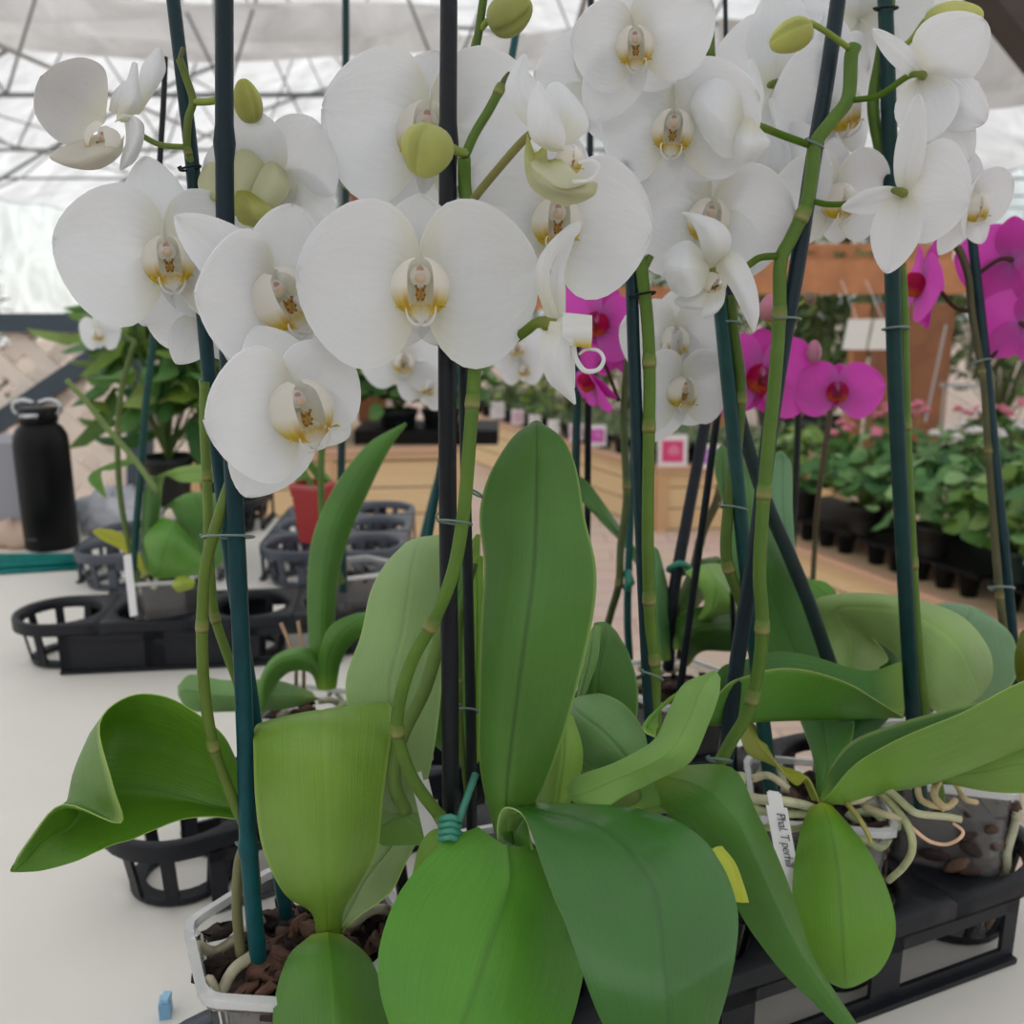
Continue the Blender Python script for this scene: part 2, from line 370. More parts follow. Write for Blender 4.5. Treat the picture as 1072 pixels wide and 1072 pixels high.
# gathered shade cloths
def swag(name, x0, x1, y0, y1, z, seed, label, drop=.35):
    rnd = random.Random(seed); ph = [rnd.uniform(0, 6) for _ in range(6)]; rows = []
    for i in range(61):
        s = i / 60; row = []
        for j in range(41):
            t = j / 40
            zz = z - drop * sin(pi * t) * (.7 + .3 * sin(9 * s + ph[0])) + .07 * sin(30 * t + 4 * sin(3 * s + ph[1])) + .03 * sin(17 * s + 20 * t + ph[2])
            row.append((x0 + (x1 - x0) * s, y0 + (y1 - y0) * t + .08 * sin(12 * s + ph[3]), zz))
        rows.append(row)
    g = G(); g.grid(rows, W1)
    return tag(build(name, g, 'shade_cloth'), label, 'shade cloth')
swag('shade_cloth', -9, -.5, 9.0, 10.6, 3.5, 1, 'off-white shade cloth bunched under the roof over the lattice screen', .25)
swag('shade_cloth', 1.6, 8, 6.2, 8.4, 3.15, 2, 'cream shade cloth hanging in folds above the orange wooden lintel', .7)
swag('shade_cloth', -1.0, 4.5, 12.0, 13.6, 3.9, 3, 'white shade cloth gathered beneath the middle of the roof', .3)
# weathered beam crossing the top corner
g = G(); a = P(985, -75, 2.2); b = P(1150, 130, 2.2); up = UP * .09
g.box(a, b - a, (0, .12, 0), (b - a).cross(V((0, 1, 0))).normalized() * .11, W1); tn += 1; struct(build('trim_%d' % tn, g, 'wood_dark', smooth=False))
# ---------------------------------------------------------------- potting table
g = G()
A = T(371, 543, TZ); B = T(650, 700, TZ); dr = (B - A).normalized()
far = A + dr * 0; right = A + dr * 2.6
backl = A + V((-1, .03, 0)) * 3.0
top = [backl, A, right, V((right.x - 3.5, right.y - .6, TZ))]
top = [backl, A, A + dr * 1.9, V((1.25, -.25, TZ)), V((-1.8, -.25, TZ))]
n = len(top)
lo = [p - V((0, 0, .035)) for p in top]
g.add(top + lo, [tuple(reversed(range(n)))] + [tuple(range(n, 2 * n))] + [(i, (i + 1) % n, n + (i + 1) % n, n + i) for i in range(n)], W1)
plain('table_paint', srgb(226, 222, 214), .5, noise=.035, nscale=7, bump=.12, bscale=60)
tb = thing('potting_table', 'long white painted table that carries the orchids and black trays', 'table', (0, .8, 0))
build('tabletop', g, 'table_paint', tb, smooth=False)
for x, y in ((-1.6, 1.9), (-.4, 1.95), (-1.6, .0), (.9, .0)):
    g = G(); g.cbox((x, y, (TZ - .035) / 2), .06, .06, TZ - .035, W1); build('leg', g, 'table_paint', tb, smooth=False)
# ---------------------------------------------------------------- black carrying trays with round cells
def tray(c0, dx, cols, rows, pitch, h, mat, label, name='carry_tray', nbar=8, r=.043, group=None):
    """c0: centre of the near left cell on the table; dx: direction of the near edge; rows run away from the camera"""
    c0 = V((c0[0], c0[1], TZ + .001)); dx = V((dx[0], dx[1], 0)).normalized(); dy = V((-dx.y, dx.x, 0)); Z = V((0, 0, 1))
    root = thing(name, label, 'tray', c0, group)
    hp = pitch / 2; NS = 32; g = G(); M3 = Matrix((dx, dy, Z)).transposed()
    def outer(ci, ri, a):
        ca, sa = cos(a), sin(a)
        k = hp / max(abs(ca), abs(sa)); x, y = ca * k, sa * k
        edgeL, edgeR, edgeN, edgeF = ci == 0, ci == cols - 1, ri == 0, ri == rows - 1
        if (edgeL and ca < 0 or edgeR and ca > 0) and (edgeN and sa < 0 or edgeF and sa > 0) or (rows == 1 and (edgeL and ca < 0 or edgeR and ca > 0)):
            x, y = ca * hp, sa * hp
        return x, y
    for ci in range(cols):
        for ri in range(rows):
            c = c0 + dx * (ci * pitch) + dy * (ri * pitch)
            rings = []
            for (kind, z) in (('o', h - .014), ('o', h - .002), ('o2', h), ('i2', h), ('i', h - .003), ('i', h - .012)):
                row = []
                for q in range(NS):
                    a = 2 * pi * q / NS; ox, oy = outer(ci, ri, a)
                    if kind == 'o2': ox *= .985; oy *= .985
                    if kind == 'i2': ox, oy = cos(a) * (r + .003), sin(a) * (r + .003)
                    if kind == 'i': ox, oy = cos(a) * r, sin(a) * r
                    row.append(c + dx * ox + dy * oy + Z * z)
                rings.append(row)
            g.grid(rings, W1, None, True)
    build('rim_plate', g, mat, root)
    for ci in range(cols):
        for ri in range(rows):
            c = c0 + dx * (ci * pitch) + dy * (ri * pitch); g = G()
            rb = r * .86
            g.lathe(c, [(rb, .001), (rb, .006), (rb - .012, .006), (rb - .012, .001), (rb, .001)], W1, 28, M3)
            for q in range(nbar):
                a = 2 * pi * (q + .5) / nbar; tx = V((-sin(a), cos(a), 0)); rd = M3 @ V((cos(a), sin(a), 0)); tx = M3 @ tx
                p0 = c + rd * (rb - .003) + Z * .002; p1 = c + rd * (r - .001) + Z * (h - .008)
                g.box(p0 - tx * .005, tx * .010, p1 - p0, rd * .003, W1)
            build('cell_cage', g, mat, root, smooth=False)
    def side(p, q, nrm):
        """straight wall under the rim with two rectangular windows"""
        g = G(); e = q - p; L = e.length; e = e / L; t = nrm * .003
        hh = h - .012
        segs = [(0, L, 0, hh * .22), (0, L, hh * .78, hh)]
        nw = max(1, round(L / pitch)); cell = L / nw
        for i in range(nw + 1):
            segs.append((max(0, i * cell - .012), min(L, i * cell + .012), 0, hh))
        for i in range(nw):
            if (i + int(L * 100)) % 3 != 1: segs.append((i * cell + cell * .0, i * cell + cell * 1.0, hh * .2, hh * .8)) if mat == 'tray_plastic' and solid else None
        for a, b, z0, z1 in segs: g.box(p + e * a + Z * z0, e * (b - a), -t, Z * (z1 - z0), W1)
        g.box(p + Z * 0 + nrm * .004, e * L, -nrm * .004, Z * .004, W1)
        build('side_panel', g, mat, root, smooth=False)
    solid = label.startswith('black tray behind')
    a = c0 + dx * (.010 if cols > 1 else -hp) - dy * hp; b = c0 + dx * ((cols - 1) * pitch) - dy * hp
    a2 = a + dy * (rows * pitch); b2 = b + dy * (rows * pitch)
    side(a, b, -dy); side(a2, b2, dy)
    if rows > 1:
        l0 = c0 - dx * hp; l1 = l0 + dy * ((rows - 1) * pitch); side(l0, l1, -dx)
        r0 = c0 + dx * ((cols - .5) * pitch); side(r0, r0 + dy * ((rows - 1) * pitch), dx)
    return root
d3 = (.918, .396)
tray((-.112 + .918 * .118, .452 + .396 * .118), d3, 4, 2, .118, .062, 'tray_plastic', 'black tray nearest the camera, holding the big-leaved orchids', r=.047)
q0 = T(240, 866, TZ + .06); q1 = T(460, 806, TZ + .06); dd = (q1 - q0).normalized(); nn = V((-dd.y, dd.x, 0))
c2 = q0 + nn * .046 - dd * .028
tray((c2.x, c2.y), dd, 4, 1, .112, .062, 'tray_plastic', 'black tray with an empty left cell under the long curled leaf', r=.046)
q0 = T(68, 706, TZ); q1 = T(208, 699.5, TZ); dd = (q1 - q0).normalized(); nn = V((-dd.y, dd.x, 0)); c1 = q0 + nn * .056
c1 = c1 - dd * .014
tray((c1.x, c1.y), dd, 4, 1, .112, .060, 'tray_plastic', 'black tray behind, carrying the small clear pot near the black bottle', r=.046)
q0 = T(106, 622, TZ) + V((0, .05, 0))
tray((q0.x, q0.y), (1, .06), 2, 2, .105, .058, 'tray_grey', 'grey glossy tray just behind the small clear pot', r=.043)
q0 = T(305, 619, TZ) + V((0, .05, 0))
tray((q0.x, q0.y), (1, .03), 2, 3, .110, .060, 'tray_grey', 'grey slotted tray near the table edge with the red pot on it', r=.045)
q0 = T(235, 563, TZ) + V((0, .05, 0))
tray((q0.x, q0.y), (1, .03), 1, 2, .110, .060, 'tray_plastic', 'dark tray at the far end of the table left of the red pot', r=.045)
tray((-.140, .424), d3, 1, 1, .122, .055, 'tray_grey', 'single grey cell under the clear pot of bark', r=.047)
g = G(); cc_ = T(174, 1062, TZ); g.cbox(cc_ + V((0, 0, .0055)), .007, .010, .011, srgb(130, 180, 214), Matrix.Rotation(.2, 3, 'Z')); g.cbox(cc_ + V((.001, 0, .013)), .005, .008, .003, srgb(150, 196, 224))
tag(build('plastic_tab', g, 'attr', loc=cc_, smooth=False), 'small light blue plastic tab on the table by the grey cell', 'tab')
# ---------------------------------------------------------------- pots
def ring(c, r, z, n, a0, rc=.12):
    """polygon ring with softened corners"""
    out = []
    for i in range(n):
        a = a0 + 2 * pi * i / n; p = V((cos(a) * r, sin(a) * r, 0)); pn = V((cos(a + 2 * pi / n) * r, sin(a + 2 * pi / n) * r, 0)); pp = V((cos(a - 2 * pi / n) * r, sin(a - 2 * pi / n) * r, 0))
        q1 = p.lerp(pp, rc); q2 = p.lerp(pn, rc)
        out += [q1, (q1 + q2 + p * 2) / 4, q2]
    return [V(c) + p + V((0, 0, z)) for p in out]
def pot(root, c, r=.06, h=.12, n=6, a0=0, mat='clear_pot', rim='clear_rim', fill=.82, seed=0, chips=26, roots=4, inner=0, z0=TZ + .008, taper=.74, col=W1):
    rnd = random.Random(seed); c = V((c[0], c[1], z0)); g = G()
    prof = [(taper, 0), (taper + .04, h * .12), (.93, h * .86), (.94, h * .93), (1.0, h * .94), (1.0, h), (.93, h), (.91, h * .93), (taper - .02, h * .06), (.01, h * .04)]
    g.grid([ring(c, r * k, z, n, a0) for k, z in prof], col, None, True)
    g.grid([ring(c, r * k, z, n, a0) for k, z in ((taper, 0), (.01, 0))], col, None, True)
    build('pot', g, mat, root, smooth=False)
    if rim:
        g = G(); g.grid([ring(c, r * k, z, n, a0) for k, z in ((1.0, h * .955), (1.035, h * .965), (1.035, h * 1.0), (.95, h * 1.005), (.94, h * .97), (1.0, h * .955))], col, None, True)
        build('pot_rim', g, rim, root, smooth=False)
    g = G(); g.grid([ring(c, r * k, z, n, a0) for k, z in ((taper - .08, h * .06), (taper - .03, h * .3), (.84, h * (fill - .03)), (.5, h * fill), (.01, h * fill))], srgb(46, 30, 24), None, True)
    for i in range(chips):
        a = rnd.uniform(0, 2 * pi); q = rnd.uniform(.1, .8) * r; s = rnd.uniform(.006, .013)
        M = (Matrix.Rotation(rnd.uniform(0, 6), 3, 'Z') @ Matrix.Rotation(rnd.uniform(-1, 1), 3, 'X') @ Matrix.Rotation(rnd.uniform(-.9, .9), 3, 'Y'))
        cc = rnd.choice([srgb(54, 36, 31), srgb(42, 29, 26), srgb(66, 45, 37), srgb(96, 68, 54), srgb(34, 24, 22)])
        k = len(g.v)
        g.ell(c + V((cos(a) * q, sin(a) * q, h * fill + rnd.uniform(-.001, .009))), s, s * rnd.uniform(.35, .7), s * .28, cc, M, 9, 6)
        for w_ in range(k, len(g.v)): g.v[w_] += V((rnd.uniform(-1, 1), rnd.uniform(-1, 1), rnd.uniform(-1, 1))) * s * .17
    for i in range(60 if inner else 0):
        a = rnd.uniform(0, 2 * pi); z = h * rnd.uniform(.1, fill - .04); q = r * (taper + (.90 - taper) * z / h) * .90; s = rnd.uniform(.006, .013)
        g.ell(c + V((cos(a) * q, sin(a) * q, z)), s * .9, s * .25, s * .4, rnd.choice([srgb(56, 38, 32), srgb(74, 52, 42), srgb(40, 28, 26), srgb(96, 72, 56)]), Matrix.Rotation(a + pi / 2, 3, 'Z') @ Matrix.Rotation(rnd.uniform(-1, 1), 3, 'Y'), 8, 5)
    o = build('bark_mix', g, 'bark', root); o['kind'] = 'stuff'
    for i in range(inner):   # roots pressed against the wall
        a = rnd.uniform(0, 2 * pi); pts = []
        for k in range(6):
            z = h * (.85 - .14 * k); a += rnd.uniform(-.25, .25); q = r * (taper + (.92 - taper) * z / h) * .95
            pts.append(c + V((cos(a) * q, sin(a) * q, z)))
        g = G(); g.tube(smooth_path(pts, 3), .0028, rnd.choice([srgb(176, 176, 150), srgb(150, 156, 120), srgb(190, 184, 160)]), 7); build('root', g, 'root', root)
    for i in range(roots):
        a = rnd.uniform(0, 2 * pi); pts = []; q = V((cos(a), sin(a), 0)) * r * .2
        for k in range(6):
            a += rnd.uniform(-.7, .7); q = q + V((cos(a), sin(a), 0)) * r * .22
            if q.length > r * .84: q = q.normalized() * r * .84
            pts.append(c + q + V((0, 0, h * fill + .008 + .006 * sin(k * 1.7 + i))))
        pts = smooth_path(pts, 4)
        g = G(); g.tube(pts, [.0032 * (1 - .35 * k / len(pts)) for k in range(len(pts))], rnd.choice([srgb(186, 186, 160), srgb(150, 160, 120), srgb(170, 164, 140)]), 8)
        build('root', g, 'root', root)
# ---------------------------------------------------------------- things at the far end of the table
def bottle():
    c = T(45, 578, TZ) + V((0, .037, 0)); s = 75 * 1.66 / F / .078 
    root = thing('water_bottle', 'matte black insulated bottle with a steel carry loop on its lid', 'bottle', (c.x, c.y, TZ))
    k = 1.0; d = (c - EYE).dot(FW); R = 26.5 * d / F; H = 150 * d / F
    g = G(); c = V((c.x, c.y, TZ))
    g.lathe(c, [(.001, 0), (R * .93, 0), (R, .004), (R, H * .72), (R * .97, H * .78), (R * .84, H * .83), (R * .66, H * .86), (R * .64, H * .885), (.001, H * .885)], W1, 40); build('body', g, 'bottle_black', root)
    g = G(); g.lathe(c, [(R * .70, H * .875), (R * .72, H * .88), (R * .72, H * .955), (R * .66, H * .97), (.001, H * .972)], W1, 36); lid = build('lid', g, 'bottle_black', root)
    for s in (-1, 1):
        g = G(); g.tube(smooth_path([c + V((s * R * .72, 0, H * .93)), c + V((s * R * .86, 0, H * .95)), c + V((s * R * .84, 0, H * 1.0)), c + V((s * R * .5, 0, H * 1.02)), c + V((s * R * .1, 0, H * 1.0))], 5), R * .10, W1, 8); build('carry_loop', g, 'lid_metal', lid)
    g = G(); g.cbox(c + V((0, -R * .70, H * .93)), R * .7, R * .12, H * .03, W1); build('clasp', g, 'lid_metal', lid)
    g = G()
    for i, hh in enumerate((3, 5, 3.4, 3.4, 3.6, 5, 3)):   # the small worn mark near the foot
        a = -pi / 2 - .62 + i * .075; p = c + V((cos(a) * R * 1.002, sin(a) * R * 1.002, H * .085)); tn_ = V((-sin(a), cos(a), 0))
        g.box(p, tn_ * R * .05, V((0, 0, H * .004 * hh)), V((cos(a), sin(a), 0)) * .0004, srgb(84, 86, 90))
    build('logo', g, 'attr', root, smooth=False)
bottle()
rnd = random.Random(5)
for i in range(9):
    a = T(-40, 604 - i * 2.1, TZ) + V((0, 0, .004 + .0075 * (i % 2))); b = T(84, 596.5 - i * 1.2, TZ) + V((0, 0, .004 + .0075 * (i % 2)))
    g = G(); g.tube([a, b], .0036, srgb(14, 112 + 6 * (i % 3), 112), 8)
    o = build('plant_stake', g, 'stake', loc=a)
    tag(o, 'teal plant stake in the loose bundle lying in front of the black bottle', 'plant stake', 'teal stakes lying by the bottle')
# red square pot
def square_pot(px, py, w_px, h_px, z, col, label, a0=.5):
    c = T(px, py, z); d = (c - EYE).dot(FW); w_ = w_px * d / F; h = h_px * d / F; root = thing('square_pot', label, 'plant pot', c)
    g = G(); c = V(c)
    for k, pr in enumerate([[(.62, 0), (.80, h * .8), (.86, h * .8), (.88, h), (.82, h), (.76, h * .75), (.6, h * .05), (.01, h * .05)]]):
        g.grid([ring(c, w_ * .62 * q, zz, 4, a0, .06) for q, zz in pr], col, None, True)
    build('pot', g, 'attr', root, smooth=False)
    g = G(); g.grid([ring(c, w_ * .62 * q, zz, 4, a0, .06) for q, zz in ((.885, h * .93), (.93, h * .94), (.93, h), (.84, h * 1.01), (.82, h * .95))], mixc(col, (1, .6, .6, 1), .12), None, True)
    build('pot_rim', g, 'attr', root, smooth=False)
    return root
rp_ = square_pot(330, 566, 44, 62, TZ + .062, srgb(168, 46, 48), 'red square plastic pot with two long leaves standing on the far grey tray', a0=.35)
dr_ = 1.50
for rw in ([(344, 520, dr_, 348, 520, dr_, 352, 520, dr_), (322, 490, dr_, 334, 492, dr_ - .02, 346, 500, dr_), (300, 462, dr_, 310, 470, dr_ - .02, 322, 482, dr_), (283, 446, dr_, 285, 446, dr_, 288, 450, dr_)], [(330, 522, dr_, 334, 522, dr_, 338, 522, dr_), (300, 496, dr_, 310, 492, dr_, 322, 494, dr_), (286, 476, dr_, 292, 468, dr_, 302, 466, dr_), (280, 452, dr_, 282, 450, dr_, 286, 450, dr_)]):
    leaf(rp_, rw, srgb(104, 152, 62), under='mid')
square_pot(-6, 560, 50, 62, TZ, srgb(110, 34, 36), 'dark red pot cut by the frame beside the black bottle', a0=.5)
# crumpled bag and clear nursery sleeves behind the bottle
g = G(); c = T(110, 562, TZ) + V((0, .06, .03)); rr = random.Random(3); rows = []
for i in range(13):
    th = pi * i / 12; row = []
    for j in range(26):
        ph = 2 * pi * j / 26; k = 1 + .16 * sin(5 * ph + 3 * th) + .10 * sin(9 * ph - 5 * th) + rr.uniform(-.05, .05)
        row.append(c + V((.075 * sin(th) * cos(ph) * k, .06 * sin(th) * sin(ph) * k, max(-.029, .04 * cos(th) * k))))
    rows.append(row)
g.grid(rows, srgb(216, 218, 226), None, True)
tag(build('plastic_bag', g, 'attr_soft', loc=c), 'crumpled white plastic bag lying right of the black bottle', 'plastic bag')
g = G(); c = T(8, 577, TZ) + V((0, .03, .022)); rows = []
for i in range(11):
    th = pi * i / 10; row = []
    for j in range(20):
        ph = 2 * pi * j / 20; k = 1 + .14 * sin(3 * ph + 2 * th) + .08 * sin(7 * ph)
        row.append(c + V((.045 * sin(th) * cos(ph) * k, .03 * sin(th) * sin(ph) * k, max(-.0215, .028 * cos(th) * k))))
    rows.append(row)
g.grid(rows, srgb(206, 178, 158), None, True)
tag(build('paper_bag', g, 'attr', loc=c), 'crumpled beige paper lying left of the black bottle', 'paper')
g = G(); c = T(4, 520, TZ + .1) + V((0, .1, 0)); g.cbox(c - V((.045, 0, .02)), .09, .1, .2, srgb(150, 150, 158)); 
tag(build('cardboard_box', g, 'attr', loc=c, smooth=False), 'pale grey box behind the dark red pot', 'box')
# ---------------------------------------------------------------- lattice screen with its blue-grey timber frame
LY = 2.75
def at_y(px, py, y):
    r = ray(px, py); return EYE + r * (y / r.y)
sc_ = thing('lattice_screen', 'pale wooden lattice screen in a blue-grey timber frame', 'screen', (at_y(60, 520, LY).x, LY, 0))
def beam(p, q, wv, dep, col=W1, g=None):
    """square timber from p to q, wv wide in the screen's plane"""
    g = g or G(); e = q - p; n = V((0, 1, 0)); s = e.cross(n).normalized() * wv
    g.box(p - s * .5 - n * dep * .5, e, s, n * dep, col); return g
for p, q, wv in (((-200, 338), (146, 338), .05), ((146, 343), (-30, 462), .05), ((147, 330), (147, 640), .06), ((-200, 560), (147, 560), .05)):
    build('frame_board', beam(at_y(*p, LY), at_y(*q, LY), wv, .05), 'frame_blue', sc_, smooth=False)
g = G(); x0 = at_y(-220, 500, LY).x; x1 = at_y(147, 500, LY).x; z0 = at_y(0, 560, LY).z; z1 = at_y(0, 338, LY).z; hh = z1 - z0; st = .125
for k in range(int((x1 - x0 + hh) / st) + 1):
    for sgn in (1, -1):
        xs = x0 + k * st - (hh if sgn == 1 else 0)
        a = (xs, z0); b = (xs + hh, z1)
        if sgn == -1: a = (xs, z1 if False else z0); b = (xs - hh, z1); 
        if sgn == -1: a = (xs, z0)
        (ax, az), (bx, bz) = a, b
        def clipx(ax, az, bx, bz):
            t0, t1 = 0.0, 1.0; dx_ = bx - ax
            for lim, s_ in ((x0, 1), (x1, -1)):
                f0 = (ax - lim) * s_; f1 = (bx - lim) * s_
                if f0 < 0 and f1 < 0: return None
                if f0 < 0: t0 = max(t0, f0 / (f0 - f1))
                if f1 < 0: t1 = min(t1, f0 / (f0 - f1))
            if t1 <= t0: return None
            return (ax + dx_ * t0, az + (bz - az) * t0, ax + dx_ * t1, az + (bz - az) * t1)
        r_ = clipx(ax, az, bx, bz)
        if r_: beam(V((r_[0], LY + .008 * sgn + .03, r_[1])), V((r_[2], LY + .008 * sgn + .03, r_[3])), .042, .008, W1, g)
build('lattice', g, 'lattice_paint', sc_, smooth=False)
# ---------------------------------------------------------------- wooden benches
BZ = .33
def bench(A, B, depth, ztop, label, posts=3, mat='pine_planks'):
    """A,B: near top edge end points on the plane; board sides and a top"""
    e = (B - A); L = e.length; e = e / L; n = V((-e.y, e.x, 0))
    if n.y < 0: n = -n
    root = thing('planter_bench', label, 'bench', (A.x, A.y, 0))
    g = G(); g.box(V((A.x, A.y, ztop - .03)) - n * .015, e * L, n * depth, V((0, 0, .03)), srgb(216, 186, 150)); build('bench_top', g, 'attr', root, smooth=False)
    g = G(); g.box(V((A.x, A.y, 0)) + n * .01, e * L, n * .025, V((0, 0, ztop - .03)), W1); build('front_boards', g, mat, root, smooth=False)
    for q in (A, B):
        g = G(); g.box(V((q.x, q.y, 0)) + n * .012, e * (.02 if q is B else -.02), n * (depth - .02), V((0, 0, ztop - .03)), W1); build('end_boards', g, mat, root, smooth=False)
    for i in range(posts):
        g = G(); g.box(V((A.x, A.y, 0)) + e * (L * i / (posts - 1) - (.03 if i else 0)) - n * .02, e * .06, n * .03, V((0, 0, ztop - .032)), srgb(214, 178, 136)); build('post', g, 'attr', root, smooth=False)
    g = G(); g.box(V((A.x, A.y, ztop)) - n * .03, e * L, n * .05, V((0, 0, .012)), srgb(222, 178, 150)); build('edge_board', g, 'attr', root, smooth=False)
    return root
rA = T(760, 545, BZ); rB = T(1072, 660, BZ); rB = rB + (rB - rA) * .35
bench(rA, rB, 1.3, BZ, 'pale wooden bench full of bushy potted plants and black cell trays')
mA = T(688, 490, BZ); mB = T(880, 487, BZ)
bench(mA, mB, .8, BZ, 'plank bench with printed plant tags, short side facing the table')
lA = T(470, 428, BZ); 
bench(lA, mA + V((-.01, .02, 0)), .9, BZ, 'long plank bench with a receding row of tagged pots')
LZ = .60
fA = T(200, 476, LZ); fB = T(478, 471, LZ)
bench(fA, fB, .8, LZ, 'plank bench behind the red pot with dark leafy plants')
# ---------------------------------------------------------------- potted plants of the benches
def leafclump(g, c, rad, h, n, size, cols, rnd, round_=True):
    for i in range(n):
        a = rnd.uniform(0, 2 * pi); q = rad * math.sqrt(rnd.random()); z = h * (.25 + .75 * rnd.random() ** .7) * (1 - .35 * (q / rad) ** 2)
        p = V(c) + V((cos(a) * q, sin(a) * q, z)); s = size * rnd.uniform(.6, 1.25)
        M = Matrix.Rotation(a + rnd.uniform(-.6, .6), 3, 'Z') @ Matrix.Rotation(rnd.uniform(-.1, .95), 3, 'Y') @ Matrix.Rotation(rnd.uniform(-.5, .5), 3, 'X')
        col = mixc(rnd.choice(cols), rnd.choice(cols), rnd.random())
        K = 8; wd = .85 if round_ else .36
        vs = [M @ V((s * .5, 0, -s * .06)) + p] + [M @ V((s * (.5 + .5 * cos(2 * pi * k / K)), s * .5 * wd * sin(2 * pi * k / K), s * (.10 * (cos(4 * pi * k / K)) - .1))) + p for k in range(K)]
        g.add(vs, [(0, 1 + k, 1 + (k + 1) % K) for k in range(K)], col)
        if i % 3 == 0: g.tube([V(c) + V((0, 0, 0)), p], .0022, mixc(col, srgb(120, 140, 70), .5), 4, cap=False)
def roundpot(root, c, r, h, col, mat='attr', soil=True):
    g = G(); g.lathe(c, [(r * .7, 0), (r * .93, h * .85), (r, h * .86), (r, h), (r * .92, h), (r * .9, h * .9), (.001, h * .88)], col, 18); build('pot', g, mat, root)
def bushy(c, r, h, ph, seed, label, cols, blooms=None, nb=6, pr=.05, n=90, size=.05, group=None, name='potted_begonia', cat='potted plant', round_=True, potcol=srgb(34, 40, 40), tagc=None):
    rnd = random.Random(seed); root = thing(name, label, cat, c, group)
    roundpot(root, c, pr, ph, potcol)
    g = G(); leafclump(g, V(c) + V((0, 0, ph * .9)), r, h, n, size, cols, rnd, round_); build('foliage', g, 'attr_soft', root)
    if blooms:
        for i in range(nb):
            a = rnd.uniform(0, 6.28); q = r * rnd.uniform(.1, .8); p = V(c) + V((cos(a) * q, sin(a) * q, ph * .9 + h * rnd.uniform(.9, 1.12)))
            g = G()
            for k in range(7):
                b = k * .9; g.ell(p + V((cos(b) * .012, sin(b) * .012, rnd.uniform(-.006, .008))), .013, .011, .006, mixc(blooms, W1, rnd.uniform(0, .07)), Matrix.Rotation(b, 3, 'Z') @ Matrix.Rotation(.5, 3, 'Y'), 7, 4)
            g.tube([V(c) + V((0, 0, ph)), p], .0015, srgb(110, 140, 70), 4); build('blossom', g, 'attr_soft', root)
    if tagc: 
        g = G(); p = V(c) + V(tagc); g.box(p, (.016, 0, 0), (0, .001, 0), (.008, -.01, .075), W1); o = build('plant_label', g, 'tag_white', loc=p, smooth=False)
        tag(o, label_of_tag.pop(0), 'plant label')
    return root
label_of_tag = ['white label in the green pot left of the dark stake pair at the right', 'white label stuck between the rightmost dark stem and its stake']
LG = [srgb(88, 140, 74), srgb(64, 116, 56), srgb(112, 158, 92), srgb(48, 92, 44), srgb(136, 172, 110)]
YG = [srgb(128, 156, 60), srgb(98, 134, 52), srgb(160, 176, 92), srgb(76, 112, 44)]
e = (rB - rA).normalized(); nrm = V((-e.y, e.x, 0)); 
if nrm.y < 0: nrm = -nrm
BR = lambda a, b, z=0: rA + e * a + nrm * b + V((0, 0, z + .001))
spec = [('pink', srgb(226, 128, 150)), ('red', srgb(226, 40, 26)), ('orange', srgb(242, 92, 30)), ('white', srgb(236, 230, 226)), ('coral', srgb(238, 66, 48))]
# black cell trays along the front of the right bench
L_ = (rB - rA).length
def plug_tray(a, b, w_, dp, label):
    c = BR(a, b); root = thing('plug_tray', label, 'tray', c, 'black plug trays along the bench front')
    g = G(); g.box(c + V((0, 0, .075)), e * w_, nrm * dp, V((0, 0, .012)), W1); build('rim_plate', g, 'black_plastic', root, smooth=False)
    nx = int(w_ / .085)
    for i in range(nx):
        g = G(); M3 = Matrix.Identity(3)
        g.lathe(c + e * (.05 + i * (w_ - .02) / nx) + nrm * .045, [(.001, 0), (.024, 0), (.036, .075)], srgb(60, 62, 66), 10)
        build('cell_cup', g, 'black_plastic', root)
k = 0; a = .12
where = ['under the pink blooms', 'beside the green spiked stake', 'below the red blooms', 'at the frame edge', 'beyond the frame edge']
while a < L_ - .3:
    plug_tray(a, .06, .5, .36, 'black plug tray on the right bench, ' + where[min(k, 4)]); a += .53; k += 1
bl = ['small green begonia', 'bushy begonia', 'broad-leaved begonia', 'light green begonia', 'tall begonia', 'dense begonia', 'low begonia']
spots = [(.30, .12), (.62, .12), (.92, .12), (1.22, .12), (1.52, .12), (1.82, .12), (2.1, .12), (.35, .45), (.75, .45), (1.1, .45), (1.45, .45), (1.8, .45), (.5, .85), (.95, .85), (1.4, .85), (1.9, .85)]
place = ['in front near the thin dark stakes', 'in front left of the tall green spike', 'in front right of the tall green spike', 'in front beside the white label', 'in front by the dark stem and stake', 'in front at the frame edge', 'in front past the frame edge']
for i, (a, b) in enumerate(spots):
    row = 0 if b < .2 else (1 if b < .6 else 2); nm, bc = spec[(i * 2 + row) % 5]
    if row == 0: nm, bc = (('pink', spec[0][1]) if i in (0, 1) else ('green', None))
    if row >= 1: nm, bc = spec[[0, 3, 2, 1, 4, 0, 2, 1, 4][(i - 7) % 9]]
    j = i - (7 if row == 1 else 12)
    lab = (f'leafy begonia with {"pink flowers" if nm == "pink" else "plain green leaves"} ' + place[i]) if row == 0 else f'leafy begonia with {nm} flowers in the {"middle" if row == 1 else "back"} row, {["left end", "second from left", "centre", "second from right", "right end"][min(j, 4)]}'
    big = 1.0 if row == 0 else 1.1
    tg = (-.03, -.10, .08) if i in (3, 4) and row == 0 else None
    bushy(BR(a, b, .087 if b < .4 else .01), .19, .27 if row == 0 else .36, .10, 40 + i, lab, LG if i % 3 else YG + LG, bc, 12 if row else 4, .065, 120, .075, potcol=srgb(40, 62, 56) if i == 3 else srgb(30, 32, 32), tagc=tg)
